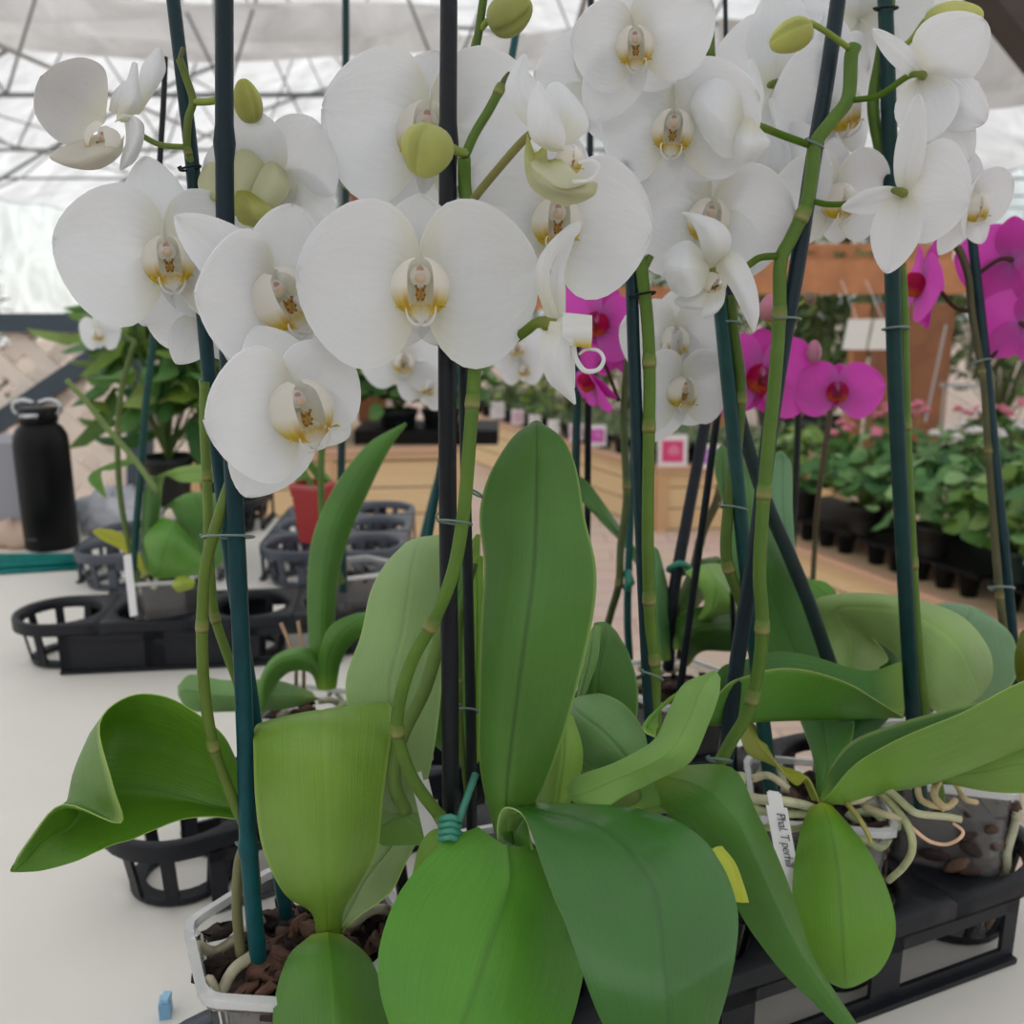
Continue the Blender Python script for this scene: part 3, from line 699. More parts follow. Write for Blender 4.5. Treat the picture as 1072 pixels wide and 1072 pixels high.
# tagged succulents on the middle benches
card_cols = [srgb(226, 226, 230), srgb(222, 180, 200), srgb(232, 232, 230), srgb(214, 120, 170), srgb(206, 86, 190), srgb(222, 70, 130), srgb(176, 120, 200), srgb(214, 140, 190)]
cards = [(524, 438, 15, 0), (545, 443, 13, 1), (563, 448, 13, 2), (583, 452, 13, 2), (606, 458, 15, 3), (628, 463, 19, 4), (704, 476, 31, 5), (743, 476, 22, 6), (790, 476, 20, 7)]
cardlab = ['white card at the left end of the receding tag row', 'pale pink card second from the left end of the row', 'white card half hidden above the upright leaf tip', 'white card right of the upright leaf tip', 'pink and white card left of the thin teal stakes', 'magenta flower card right of the teal stakes', 'large crimson flower card on the corner of the bench', 'violet flower card between the dark stakes', 'pink card behind the tall green spike']
for i, (px, py, wp, ci) in enumerate(cards):
    far_ = i >= 6
    p = T(px, 491, BZ)
    if not far_:
        p = min((lA + (mA - lA) * (k_ / 400) for k_ in range(401)), key=lambda q_: abs(536 + F * q_.x / (q_ - EYE).dot(FW) - px)); p = p + V((-.02, -.01, .05))
    d = (p - EYE).dot(FW); w_ = wp * d / F; hh = w_ * 1.15
    p = p + V((0, .02 if far_ else -.02, .012 if far_ else 0)); g = G()
    u = V((1, 0, 0)) if far_ else V((1, .12, 0))
    zb = V((0, -.012, .0)); tp = V((0, .02, hh))
    g.box(p - u * w_ * .5 - V((0, .012, .012)), u * w_, V((0, .002, 0)), tp, srgb(238, 234, 236))
    k = p - u * w_ * .36 - V((0, .0145, .012)) + tp * .2
    g.box(k, u * w_ * .72, V((0, .001, 0)), tp * .62, card_cols[ci])
    g.ell(k + u * w_ * .4 + tp * .3 - V((0, .001, 0)), w_ * .2, .001, hh * .2, mixc(card_cols[ci], srgb(250, 200, 225), .35), None, 10, 6)
    tag(build('plant_card', g, 'attr', loc=p, smooth=False), cardlab[i], 'plant label')
rnd = random.Random(11)
e2 = (mA - lA).normalized(); n2 = V((-e2.y, e2.x, 0)); n2 = n2 if n2.y > 0 else -n2; L2 = (mA - lA).length
GS = [srgb(136, 156, 118), srgb(110, 136, 92), srgb(160, 172, 140), srgb(92, 116, 74)]
def copies(proto, pts, labels):
    for i, p in enumerate(pts):
        o = proto if i == 0 else copy_tree(proto, (0, 0, 0)); o.location = p; o.rotation_euler = (0, 0, i * 1.3)
        o['label'] = labels
pts = [lA + e2 * (.08 + i * (L2 - .16) / 13) + n2 * (.09 + .17 * j) + V((0, 0, .001)) for j in range(3) for i in range(14)]
pts += [mA + V((.1 + i * .16, .12 + .18 * j, .001)) for j in range(3) for i in range(5)]
pr = bushy((0, 0, 0), .085, .10, .085, 3, 'x', GS, None, 0, .05, 60, .035, 'small grey-green succulents in rows on the middle plank benches', 'potted_succulent', round_=False, potcol=srgb(24, 24, 26))
copies(pr, pts, 'small grey-green succulent in a black pot among the rows behind the tag cards')
# orange blooms standing behind the succulents
for i, (px, py, cc, lab) in enumerate(((560, 372, srgb(224, 120, 70), 'orange-flowered plant behind the white tendrilled flower'), (660, 385, srgb(228, 110, 66), 'orange-flowered plant behind the magenta petals'), (590, 392, srgb(214, 170, 80), 'yellow-flowered plant beyond the succulent rows'), (520, 380, srgb(216, 150, 100), 'peach-flowered plant near the receding bench end'))):
    p = T(px, py + 60, .45); bushy((p.x + .08, p.y + .75, .331), .22, .34, .1, 70 + i, lab, YG, cc, 42, .08, 40, .07, name='potted_chrysanthemum')
# dark plants on the left far bench and the green mass behind the small pot
eL = (fB - fA); LL = eL.length; eL.normalize()
labs = ['dark leafy plant on the left end of the plank bench', 'tall green plant behind the small clear pot', 'bushy green plant left of the brown post', 'dense dark green plant right of the brown post', 'dark green plant with pale blooms near the thick black stake']
for i, (s, r_, h, nn_) in enumerate(((.03, .26, .62, 160), (.24, .3, .6, 170), (.42, .22, .5, 130), (.74, .2, .34, 150), (.92, .2, .36, 150))):
    p = fA + eL * (LL * s) + V((0, .35, .001))
    bushy(p, r_, h, .12, 90 + i, labs[i], LG[:4] if i > 2 else YG + LG, srgb(226, 200, 160) if i in (0, 4) else (srgb(220, 120, 90) if i == 1 else None), 7, .09, nn_, .09, name='potted_foliage_plant')
for px, py, r_, h, n_, sz, sd, lab in ((180, 528, .10, .40, 70, .13, 61, 'large-leaved green plant at the far table end behind the small clear pot'), (232, 524, .10, .36, 60, .13, 62, 'large-leaved green plant at the far table end behind the teal stakes')):
    p = T(px, py, TZ); bushy((p.x, p.y, TZ), r_, h, .10, sd, lab, YG + LG[:3], srgb(214, 110, 90) if sd == 61 else None, 4, .05, n_, sz, name='potted_foliage_plant', round_=False)
g = G(); p = T(440, 468, LZ); g.box(p + V((-.28, .05, 0)), (.6, 0, 0), (0, .3, 0), (0, 0, .06), W1); tag(build('seed_tray', g, 'black_plastic', loc=p, smooth=False), 'flat black seed tray on the plank bench right of the brown post', 'tray')
def post_(px, py0, py1, y, wv, mat, depth=.12):
    global tn
    p0 = at_y(px, py0, y); p1 = at_y(px, py1, y); g = G(); z0 = min(p1.z, p0.z); 
    g.box(V((p0.x - wv / 2, y, 0 if py1 > 400 else z0)), (wv, 0, 0), (0, depth, 0), (0, 0, p0.z - (0 if py1 > 400 else z0)), W1); tn += 1
    struct(build('trim_%d' % tn, g, mat, smooth=False))
post_(380, 200, 470, 4.9, .13, 'wood_brown')
# ---------------------------------------------------------------- orange timber frame on the right with hedge, sheets
yy = 6.0
g = G(); a = at_y(770, 308, yy); b = at_y(1075, 300, yy); g.box(V((a.x, yy, a.z)), V((b.x - a.x, 0, 0)), V((0, .12, 0)), V((0, 0, .2)), W1); tn += 1; struct(build('trim_%d' % tn, g, 'wood_orange', smooth=False))
g = G(); a = at_y(840, 268, yy + .6); b = at_y(1000, 250, yy + .6); g.box(V((a.x, yy + .6, a.z - .1)), V((b.x - a.x, 0, 0)), V((0, .12, 0)), V((0, 0, .18)), W1); tn += 1; struct(build('trim_%d' % tn, g, 'wood_orange', smooth=False))
g = G(); a = at_y(500, 300, 9); b = at_y(860, 300, 9); g.box(V((a.x, 9, a.z - .2)), V((b.x - a.x, 0, 0)), V((0, .12, 0)), V((0, 0, .2)), W1); tn += 1; struct(build('trim_%d' % tn, g, 'wood_orange', smooth=False))
post_(962, 318, 470, 5.6, .42, 'wood_brown', .1)
post_(905, 318, 470, 5.9, .08, 'wood_orange', .1)
post_(760, 300, 470, 6.4, .10, 'wood_orange', .1)
rnd = random.Random(8)
for i, (px, py, y, r_, h, lab) in enumerate(((870, 400, 6.8, .42, 1.15, 'conical dark evergreen behind the purple orchids'), (820, 420, 7.6, .4, .9, 'low evergreen left of the hanging white sheets'), (940, 400, 7.4, .4, 1.2, 'evergreen shrub behind the white sheets'), (1050, 400, 6.6, .5, 1.0, 'bright green shrub at the frame edge beyond the begonias'), (620, 330, 10, .6, 1.0, 'distant shrub beneath the white blossoms'), (720, 340, 9.5, .5, 1.0, 'distant shrub near the orange beam'))):
    p = at_y(px, py, y)
    root = thing('evergreen_shrub', lab, 'shrub', (p.x, y, 0))
    roundpot(root, V((p.x, y, 0)), .22, .3, srgb(60, 60, 60))
    g = G(); leafclump(g, V((p.x, y, .3)), r_, 1.3 + (h - 1) * .5, 420, .13, [srgb(74, 104, 56), srgb(96, 128, 72), srgb(54, 84, 48), srgb(130, 150, 90)], rnd, False); build('foliage', g, 'attr_soft', root)
for i, (px, lab) in enumerate(((894, 'white paper sheet hanging left on the orange frame'), (921, 'white paper sheet hanging right on the orange frame'))):
    p = at_y(px, 366, 5.4); q = at_y(px, 334, 5.4); d = 5.5; w_ = 24 * d / F
    g = G(); g.box(V((p.x - w_ / 2, 5.4, p.z)), (w_, 0, 0), (0, .003, 0), V((.02, 0, q.z - p.z)), W1)
    g.tube([V((p.x, 5.4, q.z)), V((p.x, 5.7, q.z + .2))], .002, W1, 4)
    tag(build('paper_sheet', g, 'paper', loc=p, smooth=False), lab, 'paper sheet')
# glass rails by the brown post
g = G(); p = at_y(985, 405, 4.6); g.box(p, V((.22, 0, -.01)), (0, .012, 0), (0, 0, .018), W1); g.box(at_y(990, 340, 4.6), V((.008, 0, 0)), (0, .01, 0), V((-.05, 0, -.45)), W1)
p0 = at_y(985, 440, 4.6); g.box(V((p0.x, 4.6, 0)), (.008, 0, 0), (0, .01, 0), V((0, 0, p.z + .02)), W1)
tag(build('metal_rack', g, 'steel_pale', loc=(p.x, 4.6, 0), smooth=False), 'thin pale metal rack in front of the brown post', 'rack')
# fir fronds at the left frame edge
g = G(); rnd = random.Random(4); root = thing('conifer', 'dark conifer branch at the left frame edge above the lattice', 'tree', (at_y(-30, 300, 4.2).x, 4.2, 0))
c = V((at_y(-36, 300, 4.2).x, 4.2, 0)); roundpot(root, c, .2, .3, srgb(60, 60, 60))
g.tube([c + V((0, 0, .3)), c + V((0, 0, 1.6))], .02, srgb(80, 64, 50), 6); build('trunk', g, 'attr', root)
g = G()
for i in range(700):
    a = rnd.uniform(0, 6.28); z = rnd.uniform(.5, 1.55); q = .22 * (1.6 - z) ** .5 * rnd.uniform(.3, 1)
    p = c + V((cos(a) * q, sin(a) * q, z)); dv = V((cos(a), sin(a), rnd.uniform(-.2, .7))) * .05
    g.tube([p, p + dv], [.004, .001], rnd.choice([srgb(60, 84, 52), srgb(84, 104, 60), srgb(48, 68, 44)]), 3, cap=False)
build('foliage', g, 'attr_soft', root)
# ---------------------------------------------------------------- orchid flowers
WH = srgb(245, 247, 251); CREAM = srgb(238, 238, 226); YEL = srgb(214, 190, 50); RUST = srgb(176, 112, 52); GRN = srgb(196, 200, 130)
MAG = srgb(238, 122, 224); MAGD = srgb(226, 104, 206); CRIM = srgb(190, 20, 90)
SF = [-1, -.96, -.85, -.68, -.48, -.28, -.1, 0, .1, .28, .48, .68, .85, .96, 1]
def tepal(M, O, ang, L, w, fold=0, curl=-.12, cup=.0, wav=.02, seed=0, a=.8, b=.55, asym=0, c0=CREAM, c1=WH, twist=0, thick=.0006, z0=0, nu=15, ss=SF):
    """one petal or sepal: outline in its own plane, then folded, turned and set on the flower"""
    rnd = random.Random(seed); p1, p2 = rnd.uniform(0, 6), rnd.uniform(0, 6)
    f = RD(fold); A = RD(ang); tw = RD(twist)
    top = []; bot = []; cols = []; uv = []
    def pt(t, s):
        x = L * t; ww = w * max(.03 if t < .5 else .004, max(sin(pi * min(t, .9999) ** a), 0) ** b)
        y = s * ww * (1 + asym * s)
        z = curl * L * t * t + cup * ww * s * s + wav * L * (sin(5 * t + p1 + 2.2 * s) * .6 + sin(3.1 * s * 1.5 + p2) * .6) * t - .028 * L * math.exp(-(s / .12) ** 2) * (1 - t)
        if tw: y, z = y * cos(tw * t) - z * sin(tw * t), y * sin(tw * t) + z * cos(tw * t)
        x, z = x * cos(f) - z * sin(f), x * sin(f) + z * cos(f)
        x, y = x * cos(A) - y * sin(A), x * sin(A) + y * cos(A)
        return V((x, y, z + z0))
    ts = [(1 - cos(pi * i / (nu - 1))) / 2 for i in range(nu)]
    gr = [[O + M @ pt(t, s) for s in ss] for t in ts]
    g = G(); n = len(ss); nor = []
    for i in range(nu):
        r = []
        for j in range(n):
            du = gr[min(i + 1, nu - 1)][j] - gr[max(i - 1, 0)][j]; dv = gr[i][min(j + 1, n - 1)] - gr[i][max(j - 1, 0)]
            c = du.cross(dv); r.append(c.normalized() if c.length > 1e-14 else V((0, 0, 1)))
        nor.append(r)
    for i, t in enumerate(ts):
        for j, s in enumerate(ss):
            k = max(0, 1 - t * 3.2); cols.append(mixc(c1, c0, k)); uv.append((t, s))
    h = thick / 2
    g.grid([[gr[i][j] + nor[i][j] * h for j in range(n)] for i in range(nu)], cols, uv)
    g.grid([[gr[i][j] - nor[i][j] * h for j in reversed(range(n))] for i in range(nu)], [cols[i * n + n - 1 - j] for i in range(nu) for j in range(n)], [uv[i * n + n - 1 - j] for i in range(nu) for j in range(n)])
    for j in (0, n - 1):
        r = [[gr[i][j] + nor[i][j] * h, gr[i][j] - nor[i][j] * h] for i in range(nu)]
        if j == n - 1: r = [[b_, a_] for a_, b_ in r]
        g.grid(r, c1)
    return g
def basis(yaw, pitch, roll, at):
    y, p, r = RD(yaw), RD(pitch), RD(roll)
    back = -(at - EYE).normalized(); rt = V((0, 0, 1)).cross(back).normalized(); up = back.cross(rt)
    Z = (rt * (sin(y) * cos(p)) + up * sin(p) + back * (cos(y) * cos(p))).normalized()
    U = (up * cos(p) - (rt * sin(y) + back * cos(y)) * sin(p)).normalized(); X = U.cross(Z)
    X2 = X * cos(r) - U * sin(r); U2 = X * sin(r) + U * cos(r)      # positive roll turns the top to the right
    return Matrix((X2, U2, Z)).transposed()
LIPW = {'side': mixc(WH, srgb(255, 250, 240), .3), 'yel': YEL, 'edge': RUST, 'tip': WH, 'tend': WH, 'col': WH, 'cap': srgb(240, 226, 214)}
LIPM = {'side': CRIM, 'yel': srgb(214, 120, 40), 'edge': srgb(140, 10, 60), 'tip': CRIM, 'tend': srgb(190, 60, 130), 'col': srgb(226, 170, 220), 'cap': srgb(236, 200, 230)}
def lip_mesh(M, O, W, pal, tend=True, seed=0, det=1.0):
    g = G(); X = lambda x, y, z: O + M @ (V((x, y, z)) * W)
    # side lobes: two spoon-like shells curving up round the column into an open cup
    for sx in (1, -1):
        rows = []; cols = []
        for i in range(15):
            t = i / 14; row = []
            for j in range(13):
                s = j / 12 * 2 - 1
                ph = RD(-78 + 158 * t); hw = .25 + .75 * sin(pi * min(1, t * .80 + .16)) ** .7
                th = s * hw * RD(50) + RD(10 + 10 * t)
                r_ = .122
                row.append(X(sx * r_ * cos(ph) * cos(th), -.028 + r_ * sin(ph) * 1.0 * cos(th * .5), .060 + r_ * sin(th) * .95))
                yk = max(0, 1 - abs(t - .20) * 3.6) * (1 if s > -.2 else .45)
                c = mixc(pal['side'], pal['yel'], min(1, yk * 1.35)); ek = max(0, 1 - abs(s - .95) * 4) * max(0, 1 - abs(t - .26) * 4)
                st = max(0, sin(s * 16 + 1)) * max(0, 1 - abs(t - .24) * 5)
                cols.append(mixc(c, pal['edge'], min(1, ek * .55 + st * .30)))
            rows.append(row)
        g.grid(rows, cols)
    # tongue: narrow claw, pointed shoulders, narrow tip
    prof = [(.0, -.040, .02, .018), (.12, -.065, .050, .024), (.25, -.082, .080, .034), (.36, -.096, .098, .060), (.44, -.104, .106, .104), (.52, -.112, .110, .092), (.62, -.130, .112, .050), (.76, -.155, .106, .034), (.9, -.178, .099, .020), (1, -.188, .095, .005)]
    rows = []; cols = []
    for t, y, z, w_ in prof:
        row = []
        for j in range(11):
            s = j / 5 - 1; row.append(X(s * w_, y + .014 * s * s * (1 if t > .5 else -.6), z + .028 * s * s * (w_ / .06)))
            yk = math.exp(-((t - .44) / .17) ** 2) * (.55 + .45 * abs(s)); c = mixc(pal['tip'], pal['yel'], min(1, yk * 1.15))
            cols.append(mixc(c, pal['edge'], .35 * yk * (1 if j % 2 else 0)))
        rows.append(row)
    g.grid(rows, cols)
    # callus: two toothed orange ridges in the throat
    oc = mixc(mixc(pal['yel'], pal['edge'], .35), W1, .18)
    for sx in (1, -1):
        g.ell(X(sx * .009, -.056, .092), .011 * W, .028 * W, .020 * W, oc, M, 10, 7, .10, 3)
        g.tube([X(sx * .010, -.040, .104), X(sx * .018, -.028, .116), X(sx * .024, -.022, .122)], [.006 * W, .004 * W, .0015 * W], mixc(oc, pal['edge'], .5), 7)
        for k in range(4): g.ell(X(sx * (.010 + .007 * (k % 2)), -.078 + .018 * k, .112), .0045 * W, .0045 * W, .003 * W, pal['edge'], M, 6, 4)
    if tend:
        rnd = random.Random(seed)
        for sx in (1, -1):
            k = rnd.uniform(.85, 1.15)
            pts = [X(sx * .006, -.180, .097), X(sx * .030, -.176, .116), X(sx * .052, -.150, .138 * k), X(sx * .060, -.115, .150 * k), X(sx * .052, -.096, .148 * k), X(sx * .042, -.104, .138 * k)]
            pts = smooth_path(pts, 3); g.tube(pts, [.0075 * W * (1 - .7 * i / len(pts)) for i in range(len(pts))], pal['tend'], 6)
    return g
nflow = 0
def flower(root, cx, cy, d, W, yaw=0, pitch=0, roll=0, pets=None, seps=None, lip=True, pal='w', ped=None, tend=True, skip=(), cw=None, name='flower', pr=.0016, ls=1.0):
    """cx,cy: where the column sits; W: span of the two petals (px at that depth). pets: [right, left] of (angle, fold, length, half width, curl, twist); seps likewise: dorsal, right, left"""
    global nflow; nflow += 1; sd = nflow * 7
    O = P(cx, cy, d); M = basis(yaw, pitch, roll, O); Wm = W * d / F
    pk = {'w': LIPW, 'm': LIPM}[pal]
    c1 = cw or {'w': WH, 'm': MAG}[pal]; c0 = {'w': CREAM, 'm': srgb(224, 150, 222)}[pal]; cs = {'w': WH if not cw else cw, 'm': MAGD}[pal]
    g = G(); X = lambda x, y, z: O + M @ (V((x, y, z)) * Wm)
    g.ell(X(0, .018, .045), .044 * Wm, .046 * Wm, .062 * Wm, pk['col'], M, 14, 9)
    g.ell(X(0, .010, .098), .024 * Wm, .022 * Wm, .014 * Wm, pk['cap'], M, 10, 6)
    if pal == 'w': g.ell(X(0, .042, .092), .016 * Wm, .018 * Wm, .008 * Wm, srgb(222, 190, 176), M, 8, 5)
    if ped:
        pts = [O - M @ V((0, 0, .02 * Wm))] + [O - M @ V((0, -.01 * Wm, .09 * Wm))] + [P(*q) for q in ped]; pts = smooth_path(pts, 5)
        n = len(pts); cl = [mixc(srgb(186, 190, 120) if pal == 'w' else srgb(150, 110, 110), srgb(118, 150, 56) if pal == 'w' else srgb(96, 76, 60), min(1, i / n * 1.6)) for i in range(n)]
        g.tube(pts, [pr * (1.25 if i < n * .3 else 1) for i in range(n)], cl, 8)
    fo = build(name, g, 'lip', root)
    seps = seps or [(90, -6, .38, .165, -.05, 0), (-52, -8, .42, .165, -.12, 0), (-128, -8, .42, .165, -.12, 0)]
    pets = pets or [(6, 4, .50, .335, -.16, 0), (174, 4, .50, .335, -.16, 0)]
    for i, q in enumerate(seps):
        if q is None: continue
        an, fd, L, w_, cu, tw = q
        build('sepal', tepal(M, O, an, L * Wm, w_ * Wm, fd, cu, .05, .015, sd + i, .84, .60, 0, c0 if pal == 'w' else c0, cs, tw, z0=-.012 * Wm), 'petal', fo)
    for i, q in enumerate(pets):
        if q is None: continue
        an, fd, L, w_, cu, tw = q
        build('petal', tepal(M, O, an, L * Wm, w_ * Wm, fd, cu, .12, .036, sd + 5 + i, .78, .50, (-.10 if i == 0 else .10), c0, c1, tw, z0=.008 * Wm), 'petal', fo)
    if lip:
        build('lip', lip_mesh(M, O, Wm * ls, pk, tend, sd), 'lip', fo)
    return fo
def bud(root, px, py, d, rx, ry, ang, col=srgb(168, 176, 62), ped=None, col2=None, pr=.0016):
    """green flower bud: ang turns its long axis clockwise from upright; ped ends at the spike"""
    col = mixc(col, srgb(176, 174, 130), .35); col2 = mixc(col2 or srgb(140, 146, 44), srgb(160, 160, 110), .3)
    c = P(px, py, d); s = d / F; M = basis(0, 0, ang, c); g = G(); M2 = M @ Matrix.Rotation(-pi / 2, 3, 'X')
    rows = []; cl = []
    for i in range(15):
        th = pi * i / 14; z = -cos(th); row = []
        for j in range(30):
            ph = 2 * pi * j / 30; r_ = sin(th) ** .85 if 0 < i < 14 else .02; k = (1 - .22 * z * (1 if z > 0 else .4)) * (1 - .26 * math.exp(-((((ph * 3 / (2 * pi)) % 1) - .5) / .05) ** 2))
            row.append(c + M @ V((rx * s * r_ * k * cos(ph), ry * s * z, rx * s * r_ * k * sin(ph))))
            cl.append(mixc(col, col2 or srgb(140, 146, 44), .5 + .5 * z))
        rows.append(row)
    g.grid(rows, cl, None, True)
    bo = build('bud', g, 'stem', root)
    if ped:
        g = G(); pts = smooth_path([c - M @ V((0, ry * s * .8, 0))] + [P(*q) for q in ped], 6); n = len(pts)
        g.tube(pts, [pr * (1.3 if i < 4 else 1) for i in range(n)], srgb(128, 146, 60), 8); build('pedicel', g, 'stem', bo)
    return bo
def spike(root, pts, wpx, col=srgb(104, 146, 52), nodes=(), name='flower_spike', col2=None, m=6):
    dk = lambda c: tuple(x * .80 for x in mixc(c, srgb(92, 98, 58), .22)[:3]) + (1,)
    col = dk(col); col2 = dk(col2) if col2 else None
    q = [P(*p) for p in pts]; sp = smooth_path(q, m); n = len(sp); d0 = sum(p[2] for p in pts) / len(pts); r = wpx * .5 * d0 / F
    rad = [r] * n; cols = []
    for i in range(n): cols.append(mixc(col, col2 or col, i / n))
    for nd in nodes:
        k = min(n - 1, max(0, round(nd * m)))
        rad[k] = r * 1.06; cols[k] = mixc(col, srgb(130, 136, 70), .4)
    g = G(); g.tube(sp, rad, cols, 12)
    for nd in nodes:
        k = min(n - 2, max(1, round(nd * m))); t = (sp[k + 1] - sp[k - 1]).normalized()
        g.tube([sp[k] - t * r * .9, sp[k] - t * r * .2, sp[k] + t * r * .5, sp[k] + t * r * 1.6], [r * 1.04, r * 1.16, r * 1.14, r * 1.01], [mixc(col, srgb(110, 100, 60), .5), mixc(col, srgb(158, 146, 98), .55), mixc(col, srgb(150, 140, 84), .3), col], 12)
    return build(name, g, 'stem', root)
TEAL = srgb(20, 70, 74); DARK = srgb(22, 30, 36); DTEAL = srgb(18, 50, 52)
def stake(root, pts, w0, w1, col=TEAL, joint=()):
    """plant stake through (px,py,d) points from top to foot; widths in px"""
    q = [P(*p) for p in pts]; m = 8; sp = smooth_path(q, m); n = len(sp)
    rad = [((w0 * (1 - i / (n - 1)) + w1 * i / (n - 1)) * .5) * (pts[min(len(pts) - 1, i // m)][2]) / F for i in range(n)]
    rr = sum(rad) / n; rad = [rr * (.96 + .08 * i / n) for i in range(n)] if abs(w0 - w1) < 6 else rad
    for j in joint:
        k = min(n - 1, round(j * m)); rad[k] *= 1.22
    if isinstance(col, list): col = [mixc(col[0], col[1], min(1, max(0, (i / (n - 1) - .25) / .5))) for i in range(n)]
    g = G(); g.tube(sp, rad, col, 12); return build('stake', g, 'stake', root)
def clip(root, a, b, d, col='clip', w=2.6, tail=5):
    """wire clip that loops round stake and stem: a,b the (x,y) of its two outer ends"""
    g = G(); s = d / F; ax, ay = a; bx, by = b; mx, my = (ax + bx) / 2, (ay + by) / 2; hw = abs(bx - ax) / 2
    pts = []
    for i in range(19):
        t = 2 * pi * i / 19 * 1.06; x = mx + hw * cos(t); y = my + (by - ay) / (bx - ax + 1e-6) * (x - mx)
        pts.append(P(x, y + 1.8 * sin(t), d + hw * .9 * s * sin(t)))
    g.tube(pts, w * .5 * s, W1, 8)
    e = P(ax - 2, ay - tail, d - hw * .3 * s); g.tube([pts[9] if False else P(ax, ay, d), P(ax - 1.5, ay - tail * .6, d - .002), P(ax + 2, ay - tail, d - .002)], w * .45 * s, W1, 6)
    return build('clip', g, col, root)
def blade(fo, rows, c1=None, name='petal', thick=.0006, c0=None):
    """a single petal laid through rails of (px,py,d), base first"""
    R = [[P(*r[i:i + 3]) for i in range(0, len(r), 3)] for r in rows]; c1 = c1 or WH; c0 = c0 or CREAM
    g = G(); sheet(g, R, lambda u, s: mixc(c1, c0, max(0, 1 - u * 2.5)), thick, ss=SF, m=5, groove=.0003); return build(name, g, 'petal', fo)
def heart(root, cx, cy, d, W, yaw, pitch, roll, pal='w', lip=True, tend=True, ped=None, pr=.0019, col=True):
    """column, stalk and lip of a flower whose petals are laid one by one"""
    return flower(root, cx, cy, d, W, yaw, pitch, roll, pets=[None, None], seps=[None, None, None], lip=lip, pal=pal, tend=tend, ped=ped, pr=pr)
def orchid(label, base, name='potted_orchid'): return thing(name, label, 'orchid', base)
# ================================================================ plant A: the central white orchid
dz = V(d3 + (0,)).normalized(); dn = V((-dz.y, dz.x, 0)); O3 = V((-.112, .452, 0))
def cell(i, j=0): return O3 + dz * (.118 * i) + dn * (.118 * j)
A = orchid('large white orchid with the upright broad leaf and the thick black stake', (cell(1).x, cell(1).y, TZ))
pot(A, cell(1), .056, .12, 6, .3, seed=1, chips=16, roots=2)
leaf(A, [(518, 872, .455, 530, 870, .445, 545, 866, .455), (503, 805, .450, 532, 812, .440, 574, 812, .45), (502, 730, .448, 541, 735, .436, 600, 735, .445), (504, 650, .448, 552, 650, .434, 620, 650, .442), (507, 590, .450, 559, 590, .437, 624, 595, .443), (502, 540, .452, 561, 540, .441, 612, 542, .447), (512, 498, .456, 562, 492, .448, 603, 490, .453), (535, 460, .462, 562, 456, .457, 589, 460, .461), (556, 443, .466, 562, 441, .465, 567, 443, .466)], srgb(72, 120, 40), under=srgb(104, 146, 74), cb=srgb(96, 140, 46), midc=.55)
leaf(A, [(500, 866, .45, 531, 886, .44, 560, 884, .445), (462, 884, .445, 533, 924, .43, 588, 930, .44), (420, 932, .44, 522, 960, .418, 600, 975, .435), (399, 985, .432, 509, 995, .408, 612, 1000, .432), (397, 1030, .425, 494, 1045, .398, 604, 1050, .42), (411, 1080, .415, 482, 1085, .39, 590, 1090, .405), (435, 1125, .405, 475, 1130, .387, 560, 1140, .395), (468, 1168, .395, 478, 1172, .392, 510, 1170, .393)], srgb(82, 146, 36), under='pale', cb=srgb(88, 142, 44), thick=.0022, groove=.0016, midc=.75)
leaf(A, [(521, 886, .445, 538, 884, .452, 558, 890, .44), (521, 862, .44, 535, 862, .45, 552, 858, .452), (528, 846, .436, 545, 848, .445, 560, 843, .452), (545, 851, .43, 575, 854, .437, 608, 842, .452), (556, 872, .422, 622, 868, .428, 668, 847, .447), (568, 907, .41, 662, 900, .413, 716, 864, .436), (580, 940, .40, 682, 930, .402, 750, 896, .423), (592, 967, .392, 690, 967, .393, 771, 948, .410), (611, 1022, .385, 694, 1014, .383, 769, 1003, .397), (631, 1072, .381, 699, 1072, .378, 752, 1070, .388), (660, 1118, .379, 704, 1124, .377, 734, 1114, .381), (695, 1150, .378, 708, 1156, .378, 716, 1150, .378)], srgb(46, 106, 26), under=srgb(128, 170, 84), cb=srgb(60, 120, 30), thick=.0022, groove=.0014, midc=.8, mat='leaf_gloss')
leaf(A, [(478, 870, .462, 482, 880, .46, 486, 890, .458), (455, 868, .462, 470, 890, .455, 484, 905, .45), (440, 884, .465, 455, 905, .46, 470, 925, .455), (432, 915, .468, 440, 930, .465, 450, 940, .462)], srgb(120, 164, 60), under='pale')
leaf(A, [(495, 800, .50, 498, 800, .50, 503, 795, .50), (488, 740, .50, 498, 735, .50, 506, 735, .50), (492, 650, .505, 500, 645, .505, 506, 650, .505), (494, 600, .51, 499, 597, .51, 506, 600, .51), (497, 582, .51, 501, 581, .51, 506, 583, .51)], srgb(120, 168, 50), under='bright')
# the tall pale leaf and a green one behind the stake
leaf(A, [(400, 850, .50, 420, 850, .49, 440, 850, .50), (372, 770, .50, 410, 775, .49, 455, 780, .50), (362, 715, .505, 408, 715, .492, 462, 720, .505), (378, 665, .51, 420, 665, .50, 464, 665, .51), (388, 620, .52, 428, 612, .51, 464, 615, .52), (404, 590, .53, 434, 580, .525, 463, 585, .53), (425, 568, .54, 440, 563, .54, 463, 560, .54)], srgb(142, 174, 108), under='pale', cb=srgb(150, 180, 110), midc=.85)
leaf(A, [(498, 560, .54, 500, 560, .54, 503, 560, .54), (470, 600, .53, 480, 620, .525, 500, 640, .53), (430, 660, .525, 460, 690, .515, 500, 720, .525), (410, 720, .525, 450, 745, .515, 500, 770, .525), (445, 770, .53, 470, 785, .525, 498, 790, .53), (484, 800, .53, 487, 802, .53, 490, 802, .53)], srgb(84, 136, 48), under='mid')
